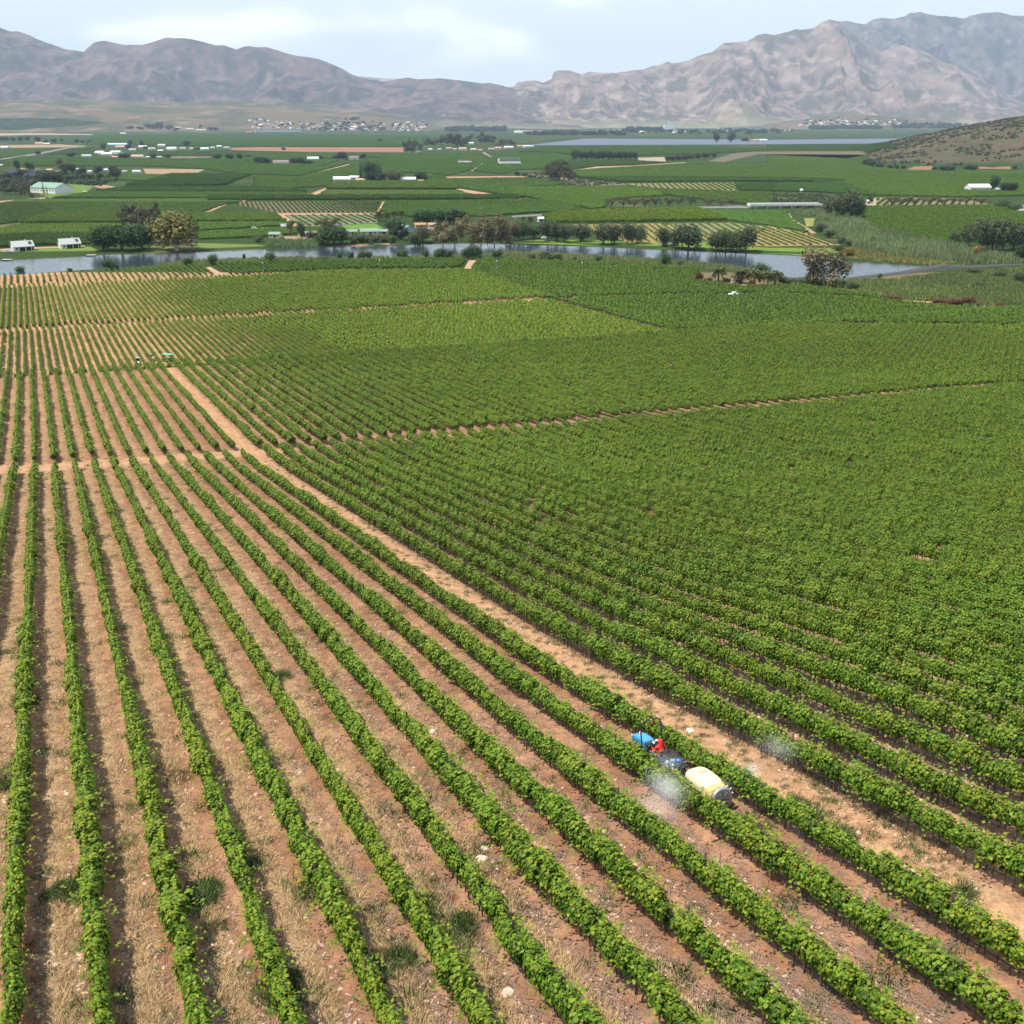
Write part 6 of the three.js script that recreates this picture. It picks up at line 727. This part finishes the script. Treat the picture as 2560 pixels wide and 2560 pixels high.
{
  const g = rigPlace(thing('vineyard_tractor')); tag(g, 'narrow blue tractor with a black roll bar driving between two vine rows', 'tractor');
  const hood = superBox(0.66, 0.62, 1.45, 0.42, 32, 0); { const p = hood.attributes.position; for (let i = 0; i < p.count; i++) { const z = p.getZ(i); p.setY(i, p.getY(i) * (p.getY(i) > 0 ? 1 - 0.28 * smooth(-0.1, -0.72, z) : 1)); } hood.computeVertexNormals(); }
  const hd = part('hood', hood.translate(0, 1.06, -1.84), bluePaint, g); part('grille', rbox(0.46, 0.4, 0.05, 0.02, 0, 0.98, -2.57), blackPaint, hd); for (const s of [-1, 1]) part('headlight', rbox(0.14, 0.1, 0.05, 0.02, s * 0.19, 1.14, -2.58), lightMat, hd); for (const s of [-1, 1]) part('side_panel', rbox(0.02, 0.26, 0.9, 0.01, s * 0.335, 0.98, -1.8), blackPaint, hd);
  part('chassis', [box(0.4, 0.34, 2.5, 0, 0.62, -0.9), box(0.8, 0.12, 0.3, 0, 0.46, -2.05), box(0.7, 0.3, 0.4, 0, 0.62, 0.05)], greyMat, g);
  const dash = part('dashboard', [rbox(0.62, 0.36, 0.34, 0.09, 0, 1.14, -1.0), rbox(0.5, 0.16, 0.2, 0.05, 0, 1.32, -0.98)], blackPaint, g); part('gauge', cyl(0.07, 0.07, 0.03, 14).rotateX(0.9).translate(0, 1.38, -0.9), lightMat, dash);
  const wl = part('steering_wheel', [new THREE.TorusGeometry(0.19, 0.018, 8, 28).rotateX(-1.05).translate(0, 1.2, -0.72), rod([0, 1.2, -0.72], [0, 1.02, -0.84], 0.022, 8), rod([-0.17, 1.2, -0.72], [0.17, 1.2, -0.72], 0.014, 6)], blackPaint, g);
  const st = part('seat', [rbox(0.5, 0.14, 0.46, 0.05, 0, 0.84, -0.25), rbox(0.46, 0.5, 0.12, 0.05, 0, 1.08, 0.02)], seatMat, g); part('armrest', rbox(0.07, 0.07, 0.34, 0.03, 0.27, 1.02, -0.16), seatMat, st);
  part('platform', rbox(0.9, 0.08, 0.8, 0.02, 0, 0.62, -0.72), greyMat, g);
  const rp = [[-0.56, 0.66, -1.02], [-0.56, 1.4, -1.06], [-0.56, 2.15, -1.1], [-0.5, 2.38, -1.11], [-0.34, 2.45, -1.11], [0, 2.46, -1.11], [0.34, 2.45, -1.11], [0.5, 2.38, -1.11], [0.56, 2.15, -1.1], [0.56, 1.4, -1.06], [0.56, 0.66, -1.02]];
  const bar = part('roll_bar', tube(rp, 0.034, 70, 8), blackPaint, g); part('beacon', [cyl(0.065, 0.055, 0.13, 12, 0.06, 2.32, -1.11), new THREE.SphereGeometry(0.055, 10, 6).translate(0.06, 2.39, -1.11)], orangeMat, bar); part('bracket', box(0.1, 0.1, 0.06, 0.0, 2.44, -1.08), metalMat, bar);
  part('work_lamp', rbox(0.1, 0.24, 0.08, 0.03, -0.55, 1.86, -1.17), lightMat, bar); part('work_lamp', rbox(0.16, 0.22, 0.12, 0.03, 0.66, 1.95, -1.1), greyMat, bar);
  for (const s of [-1, 1]) { const f = new THREE.CylinderGeometry(0.72, 0.72, 0.34, 22, 1, true, -1.75, 2.5).rotateZ(Math.PI / 2).rotateX(0); part('fender', f.translate(s * 0.5, 0.58, 0.02), new THREE.MeshPhysicalMaterial({ color: lin(0.06, 0.14, 0.3), roughness: 0.45, side: THREE.DoubleSide }), g); wheel(g, s * 0.5, 0.58, 0, 0.6, 0.32, bluePaint); wheel(g, s * 0.46, 0.36, -2.05, 0.37, 0.24, bluePaint); }
  part('lever', [rod([0.3, 0.7, -0.55], [0.34, 1.18, -0.6], 0.014, 6), new THREE.SphereGeometry(0.032, 8, 6).translate(0.34, 1.2, -0.6)], orangeMat, g); part('lever', [rod([-0.32, 0.7, -0.6], [-0.36, 1.12, -0.62], 0.014, 6), new THREE.SphereGeometry(0.032, 8, 6).translate(-0.36, 1.14, -0.62)], orangeMat, g);
  const lk = part('rear_linkage', [rod([-0.3, 0.6, 0.3], [-0.3, 0.5, 1.1], 0.035), rod([0.3, 0.6, 0.3], [0.3, 0.5, 1.1], 0.035), rod([0, 0.95, 0.3], [0, 0.85, 1.1], 0.03), box(0.9, 0.1, 0.1, 0, 0.5, 1.1)], greyMat, g); part('drive_shaft', rod([0, 0.62, 0.3], [0, 0.62, 2.2], 0.06, 10), seatMat, lk);
  const bk = part('rear_basket', [rbox(1.0, 0.06, 0.8, 0.02, 0, 0.92, 0.95), tube([[-0.5, 1.14, 0.55], [-0.5, 1.2, 1.0], [-0.46, 1.2, 1.36], [0, 1.22, 1.4], [0.46, 1.2, 1.36], [0.5, 1.2, 1.0], [0.5, 1.14, 0.55]], 0.028, 40, 6), ...[-0.5, -0.25, 0, 0.25, 0.5].map((x) => rod([x, 0.94, 1.36], [x, 1.2, 1.38], 0.012, 5))], blackPaint, g);
  part('canister', cyl(0.11, 0.11, 0.3, 14, -0.08, 1.1, 0.9), paint([0.06, 0.25, 0.55]), bk); part('canister', rbox(0.2, 0.26, 0.16, 0.04, 0.2, 1.08, 0.95), paint([0.05, 0.2, 0.5]), bk); part('bottle', cyl(0.07, 0.05, 0.26, 12, -0.34, 1.08, 0.8), lightMat, bk); part('bottle', cyl(0.06, 0.05, 0.2, 12, -0.24, 1.05, 1.15), lightMat, bk); part('rusty_bracket', rbox(0.34, 0.07, 0.22, 0.02, 0.42, 1.16, 1.3), std([0.14, 0.06, 0.04]), bk);
  for (const x of [-0.12, 0.05, 0.2]) part('hose', tube([[x, 0.95, 0.4], [x * 1.4, 1.25, 0.8], [x * 1.2 + 0.05, 0.85, 1.5], [x, 0.85, 2.3]], 0.018, 26, 6), seatMat, bk); part('valve', new THREE.SphereGeometry(0.06, 10, 8).translate(-0.2, 0.85, 1.5), orangeMat, bk);
}
{
  const g = rigPlace(thing('sprayer_trailer')); tag(g, 'pale yellow sprayer tank on wheels towed behind the blue tractor', 'sprayer'); const Z = 3.35, yellow = paint([0.62, 0.41, 0.11], { roughness: 0.5, clearcoat: 0.2 }), cream = paint([0.66, 0.55, 0.36], { roughness: 0.55, clearcoat: 0.15 });
  const tk = part('tank', superBox(1.22, 1.02, 2.0, 0.62, 40, 0.06).translate(0, 1.12, Z), cream, g); part('tank_belly', superBox(1.235, 0.6, 1.5, 0.5, 32, 0.05).translate(0, 0.86, Z + 0.34), yellow, tk); part('lid', [cyl(0.2, 0.2, 0.08, 24, 0, 1.66, Z - 0.25), cyl(0.05, 0.05, 0.05, 10, 0, 1.72, Z - 0.25), cyl(0.25, 0.25, 0.03, 24, 0, 1.625, Z - 0.25)], cream, tk); part('rear_cover', superBox(1.1, 0.9, 0.5, 0.6, 28, 0.1).translate(0, 1.04, Z + 0.92), yellow, tk);
  part('frame', [box(0.8, 0.1, 2.4, 0, 0.46, Z), rod([0, 0.46, 2.2], [0, 0.5, 1.15], 0.06, 8), box(1.1, 0.1, 0.12, 0, 0.4, Z + 0.2)], greyMat, g);
  for (const s of [-1, 1]) { wheel(g, s * 0.56, 0.4, Z + 0.2, 0.42, 0.24, yellow); part('mudguard', new THREE.CylinderGeometry(0.5, 0.5, 0.28, 18, 1, true, -1.5, 2.2).rotateZ(Math.PI / 2).translate(s * 0.56, 0.4, Z + 0.2), new THREE.MeshPhysicalMaterial({ color: lin(0.7, 0.48, 0.16), roughness: 0.5, side: THREE.DoubleSide }), g); }
  const fan = part('fan_housing', [new THREE.TorusGeometry(0.46, 0.09, 10, 32).translate(0, 0.95, Z + 1.28), cyl(0.42, 0.42, 0.16, 28).rotateX(Math.PI / 2).translate(0, 0.95, Z + 1.28)], metalMat, g);
  for (let i = 0; i < 12; i++) { const a = -0.6 + i / 11 * 4.34, c = Math.cos(a), d = Math.sin(a); part('nozzle', [rod([c * 0.5, 0.95 + d * 0.5, Z + 1.2], [c * 0.62, 0.95 + d * 0.62, Z + 1.24], 0.022, 6), new THREE.SphereGeometry(0.032, 8, 6).translate(c * 0.63, 0.95 + d * 0.63, Z + 1.24)], lightMat, fan); }
  for (let i = 0; i < 8; i++) part('fan_blade', box(0.1, 0.36, 0.02).rotateY(0.5).translate(0, 0.22, 0).rotateZ(i * 0.785).translate(0, 0.95, Z + 1.38), greyMat, fan);
}
/* the driver: one continuous body meshed from tapered bones, clothes as children */
function bodyMesh(bones, centre, half, res, blend = 0.035) {
  const mc = new MarchingCubes(res, postMat, false, false, 60000); mc.isolation = 0; const f = mc.field, n = res, h = n / 2;
  for (let k = 0; k < n; k++) for (let j = 0; j < n; j++) for (let i = 0; i < n; i++) {
    const x = centre[0] + (i - h) / h * half, y = centre[1] + (j - h) / h * half, z = centre[2] + (k - h) / h * half; let d = 9;
    for (const [ax, ay, az, ra, bx, by, bz, rb] of bones) { const ux = bx - ax, uy = by - ay, uz = bz - az, t = clamp(((x - ax) * ux + (y - ay) * uy + (z - az) * uz) / (ux * ux + uy * uy + uz * uz + 1e-9)), q = Math.hypot(x - ax - t * ux, y - ay - t * uy, z - az - t * uz) - lerp(ra, rb, t), m = clamp(0.5 + 0.5 * (d - q) / blend); d = lerp(d, q, m) - blend * m * (1 - m); }
    f[i + j * n + k * n * n] = -d;
  }
  mc.update(); const c = mc.count, p = new Float32Array(mc.positionArray.subarray(0, c * 3)), nn = new Float32Array(mc.normalArray.subarray(0, c * 3));
  for (let i = 0; i < c; i++) { for (let q = 0; q < 3; q++) p[i * 3 + q] = p[i * 3 + q] * half + centre[q]; }
  const g = new THREE.BufferGeometry(); g.setAttribute('position', new THREE.BufferAttribute(p, 3)); g.setAttribute('normal', new THREE.BufferAttribute(nn, 3)); return g;
}
{
  const B = [], z0 = -0.28, add = (a, ra, b, rb) => B.push([a[0], a[1], a[2] + z0, ra, b[0], b[1], b[2] + z0, rb]);
  const torso = [[[0, 0.98, 0.04], 0.145, [0, 1.2, 0.03], 0.135], [[0, 1.2, 0.03], 0.135, [0, 1.4, -0.02], 0.12], [[-0.13, 1.42, -0.02], 0.075, [0.13, 1.42, -0.02], 0.075], [[0, 1.42, -0.02], 0.06, [0, 1.54, -0.04], 0.055]];
  const arms = [[-1, [-0.2, 1.41, -0.02], [-0.29, 1.18, -0.14], [-0.2, 1.22, -0.4]], [1, [0.2, 1.41, -0.02], [0.3, 1.18, -0.12], [0.19, 1.24, -0.4]]];
  const legs = [-1, 1].map((s) => [[s * 0.1, 0.96, 0.02], [s * 0.19, 1.0, -0.42], [s * 0.2, 0.72, -0.62], [s * 0.21, 0.69, -0.8]]);
  for (const [a, ra, b, rb] of torso) add(a, ra, b, rb);
  for (const [, s, e, w] of arms) { add(s, 0.06, e, 0.046); add(e, 0.046, w, 0.03); }
  for (const [h, k, a, f] of legs) { add(h, 0.095, k, 0.065); add(k, 0.062, a, 0.042); add(a, 0.045, f, 0.038); }
  const ha = 0.55, hd = (x, y, z) => [x * Math.cos(ha) + z * Math.sin(ha), y, -x * Math.sin(ha) + z * Math.cos(ha) - 0.05];   // head turned left
  const hb = [[hd(0, 1.66, 0.01), 0.098, hd(0, 1.66, -0.03), 0.098], [hd(0, 1.6, -0.04), 0.072, hd(0, 1.575, -0.075), 0.045], [hd(0, 1.645, -0.115), 0.014, hd(0, 1.62, -0.135), 0.017], [hd(-0.095, 1.65, 0.01), 0.022, hd(-0.1, 1.62, 0.01), 0.016], [hd(0.095, 1.65, 0.01), 0.022, hd(0.1, 1.62, 0.01), 0.016], [hd(0, 1.5, 0), 0.055, hd(0, 1.6, -0.01), 0.055]];
  const headB = hb.map(([a, ra, b, rb]) => [a[0], a[1], a[2] + z0, ra, b[0], b[1], b[2] + z0, rb]);
  const hand = (s, w) => { const o = [], at = (x, y, z) => [w[0] - s * x, w[1] + y, w[2] + z0 + z], push = (a, ra, b, rb) => o.push([...a, ra, ...b, rb]); push(at(0, 0, 0), 0.028, at(0.005, 0.01, -0.075), 0.03); for (let i = 0; i < 4; i++) { const y = 0.032 - i * 0.021, L = [0.9, 1, 0.94, 0.76][i]; push(at(0.01, y, -0.08), 0.0095, at(0.03, y - 0.004, -0.08 - 0.038 * L), 0.009); push(at(0.03, y - 0.004, -0.08 - 0.038 * L), 0.009, at(0.055, y - 0.01, -0.085 - 0.02 * L), 0.0085); push(at(0.055, y - 0.01, -0.085 - 0.02 * L), 0.0085, at(0.058, y - 0.014, -0.07), 0.0075); } push(at(0.012, 0.03, -0.03), 0.012, at(0.045, 0.042, -0.06), 0.01); push(at(0.045, 0.042, -0.06), 0.01, at(0.062, 0.036, -0.078), 0.0085); return o; };
  const skin = std([0.13, 0.065, 0.04], { roughness: 0.6 });
  const geo = mergeGeometries([plain(bodyMesh(B, [0, 1.1, z0 - 0.3], 0.62, 104)), plain(bodyMesh(headB, [0, 1.62, z0 - 0.05], 0.19, 84, 0.02)), ...arms.map(([s, , , w]) => plain(bodyMesh(hand(s, w), [w[0], w[1], w[2] + z0 - 0.05], 0.13, 76, 0.008)))]);
  const p = new THREE.Mesh(geo, skin); p.name = numbered('person'); p.castShadow = p.receiveShadow = true; scene.add(p); rigPlace(p);
  tag(p, 'driver in a red hooded top sitting on the blue tractor, head turned left', 'person');
  const redM = std([0.62, 0.028, 0.016], { roughness: 0.85 }), jean = std([0.07, 0.12, 0.24], { roughness: 0.9 });
  const hood = []; const hadd = (a, ra, b, rb) => hood.push([a[0], a[1], a[2] + z0, ra, b[0], b[1], b[2] + z0, rb]);
  for (const [a, ra, b, rb] of torso.slice(0, 3)) hadd(a, ra + 0.022, b, rb + 0.022); for (const [, s, e, w] of arms) { hadd(s, 0.08, e, 0.066); hadd(e, 0.066, [lerp(e[0], w[0], 0.92), lerp(e[1], w[1], 0.92), lerp(e[2], w[2], 0.92)], 0.044); }
  hadd([0, 1.47, 0.01], 0.1, [0, 1.52, 0.02], 0.1);
  part('hooded_top', mergeGeometries([plain(bodyMesh(hood, [0, 1.25, z0 - 0.15], 0.48, 96)), plain(bodyMesh([hd(0, 1.685, 0.03), hd(0, 1.58, 0.05)].map((a) => [a[0], a[1], a[2] + z0, 0.118, a[0], a[1] - 0.05, a[2] + z0 + 0.01, 0.115]), [0, 1.62, z0], 0.26, 60, 0.03))]), redM, p);
  const tb = []; for (const [h, k, a] of legs) { tb.push([h[0], h[1], h[2] + z0, 0.112, k[0], k[1], k[2] + z0, 0.084], [k[0], k[1], k[2] + z0, 0.082, a[0], a[1] + 0.03, a[2] + z0, 0.064]); } tb.push([-0.07, 0.96, 0.04 + z0, 0.13, 0.07, 0.96, 0.04 + z0, 0.13]);
  part('jeans', bodyMesh(tb, [0, 0.92, z0 - 0.3], 0.5, 84), jean, p);
  for (const [, , a, f] of legs) part('boot', bodyMesh([[a[0], a[1] + 0.03, a[2] + z0, 0.056, a[0], a[1] - 0.02, a[2] + z0, 0.054], [a[0], a[1] - 0.02, a[2] + z0, 0.05, f[0], f[1], f[2] + z0, 0.046]], [a[0], a[1] - 0.02, a[2] + z0 - 0.08], 0.2, 44), seatMat, p);
  const cap = new THREE.SphereGeometry(0.112, 20, 10, 0, 6.283, 0, 1.45).scale(1, 0.85, 1.08).rotateY(ha), cp = hd(0, 1.685, -0.02); part('cap', cap.translate(cp[0], cp[1], cp[2] + z0), std([0.75, 0.12, 0.05], { roughness: 0.8 }), p);
  const br = new THREE.CylinderGeometry(0.09, 0.1, 0.014, 20).scale(1, 1, 1.1).rotateY(ha), bp = hd(0, 1.7, -0.13); part('cap_brim', br.translate(bp[0], bp[1], bp[2] + z0), std([0.75, 0.6, 0.5]), p);
  for (const s of [-1, 1]) { const e = hd(s * 0.036, 1.655, -0.118); part('eye', new THREE.SphereGeometry(0.012, 8, 6).translate(e[0], e[1], e[2] + z0), blackPaint, p); } const mo = hd(0, 1.585, -0.112); part('mouth', new THREE.SphereGeometry(0.02, 8, 6).scale(1, 0.3, 0.4).rotateY(ha).translate(mo[0], mo[1], mo[2] + z0), std([0.2, 0.06, 0.05]), p);
}
/* spray: fine droplets hanging round the nozzles and over the neighbouring rows */
{
  const r = rng(555), gs = () => (r() + r() + r() + r() - 2) * 0.87, list = [];
  for (const [u, v, h, su, sv, sh, n] of [[32.0, 21.9, 1.35, 1.35, 0.6, 0.6, 22000], [31.4, 21.0, 0.9, 1.3, 0.7, 0.5, 9000], [33.6, 22.9, 1.75, 0.8, 0.5, 0.35, 2500], [30.9, 25.4, 1.5, 0.5, 0.4, 0.5, 5000], [32.6, 28.4, 1.3, 1.2, 0.8, 0.5, 7000], [31.2, 23.7, 1.0, 0.3, 0.8, 0.4, 7000]]) for (let i = 0; i < n; i++) { const uu = u + gs() * su, vv = v + gs() * sv, [x, y, z] = onRow(uu, vv, Math.max(0.1, h + gs() * sh)), s = rr(0.0025, 0.006, r); list.push([x, y, z, r() * 6, r() * 6, s, s, s]); }
  tag(placedMesh('spray_mist', new THREE.OctahedronGeometry(1, 0), std([0.92, 0.94, 0.92], { roughness: 0.6 }), list, null), 'white mist of spray drifting from the yellow sprayer over the vines', 'spray');
}
/* machines working on the lower path */
{
  const pa = (x, y) => { const [X, Z] = G(300 + x / 4.83, 840 + y / 4.83); return vec(X, Z, 0); };
  const t = thing('farm_tractor', pa(225, 352), AZ * 0.6); t.scale.setScalar(0.75); tag(t, 'green-roofed tractor with a white tank behind, on the lower cross path', 'tractor');
  part('body', rbox(0.9, 0.9, 3.2, 0.12, 0, 1.1, -0.8), paint([0.03, 0.06, 0.04]), t); const cab = part('cab', rbox(1.3, 1.3, 1.3, 0.1, 0, 2.05, 0), carGlass, t); part('cab_roof', rbox(1.5, 0.16, 1.5, 0.07, 0, 2.76, 0), paint([0.25, 0.42, 0.34]), cab); part('tank', superBox(1.5, 1.1, 1.5, 0.6).translate(0, 1.2, 1.9), trimMat, t); for (const s of [-1, 1]) { wheel(t, s * 0.75, 0.7, 0.2, 0.7, 0.4, lightMat); wheel(t, s * 0.65, 0.45, -1.9, 0.45, 0.3, lightMat); }
  const b = thing('drum_trailer', pa(400, 305), 0.7); b.scale.setScalar(0.75); tag(b, 'small yellow trailer carrying a dark blue drum, on the lower cross path', 'trailer'); part('bed', rbox(1.4, 0.5, 2.6, 0.06, 0, 0.8, 0), paint([0.6, 0.42, 0.06]), b); part('drum', cyl(0.5, 0.5, 1.3, 20, 0, 1.7, -0.7), paint([0.02, 0.05, 0.22]), b); part('tank', superBox(1.1, 0.8, 1.1, 0.6).translate(0, 1.4, 0.6), paint([0.7, 0.6, 0.3]), b); for (const s of [-1, 1]) wheel(b, s * 0.8, 0.45, 0.1, 0.45, 0.25, lightMat);
  const c = thing('canopy_tractor', pa(570, 310), 1.2); c.scale.setScalar(0.75); tag(c, 'green machine with yellow wheels under a flat green canopy', 'tractor'); part('body', rbox(1.0, 0.8, 3.4, 0.12, 0, 1.1, 0), paint([0.03, 0.16, 0.04]), c); const cn = part('canopy', rbox(2.0, 0.12, 4.2, 0.04, 0, 2.9, 0.4), paint([0.1, 0.42, 0.2]), c); for (const [x, z] of [[-0.8, -1.4], [0.8, -1.4], [-0.8, 2.2], [0.8, 2.2]]) part('canopy_post', cyl(0.05, 0.05, 1.7, 8, x, 2.05, z), greyMat, cn); for (const s of [-1, 1]) { wheel(c, s * 0.75, 0.65, -0.9, 0.65, 0.36, paint([0.7, 0.45, 0.02])); wheel(c, s * 0.7, 0.5, 1.3, 0.5, 0.3, paint([0.7, 0.45, 0.02])); }
}

renderer.render(scene, camera);
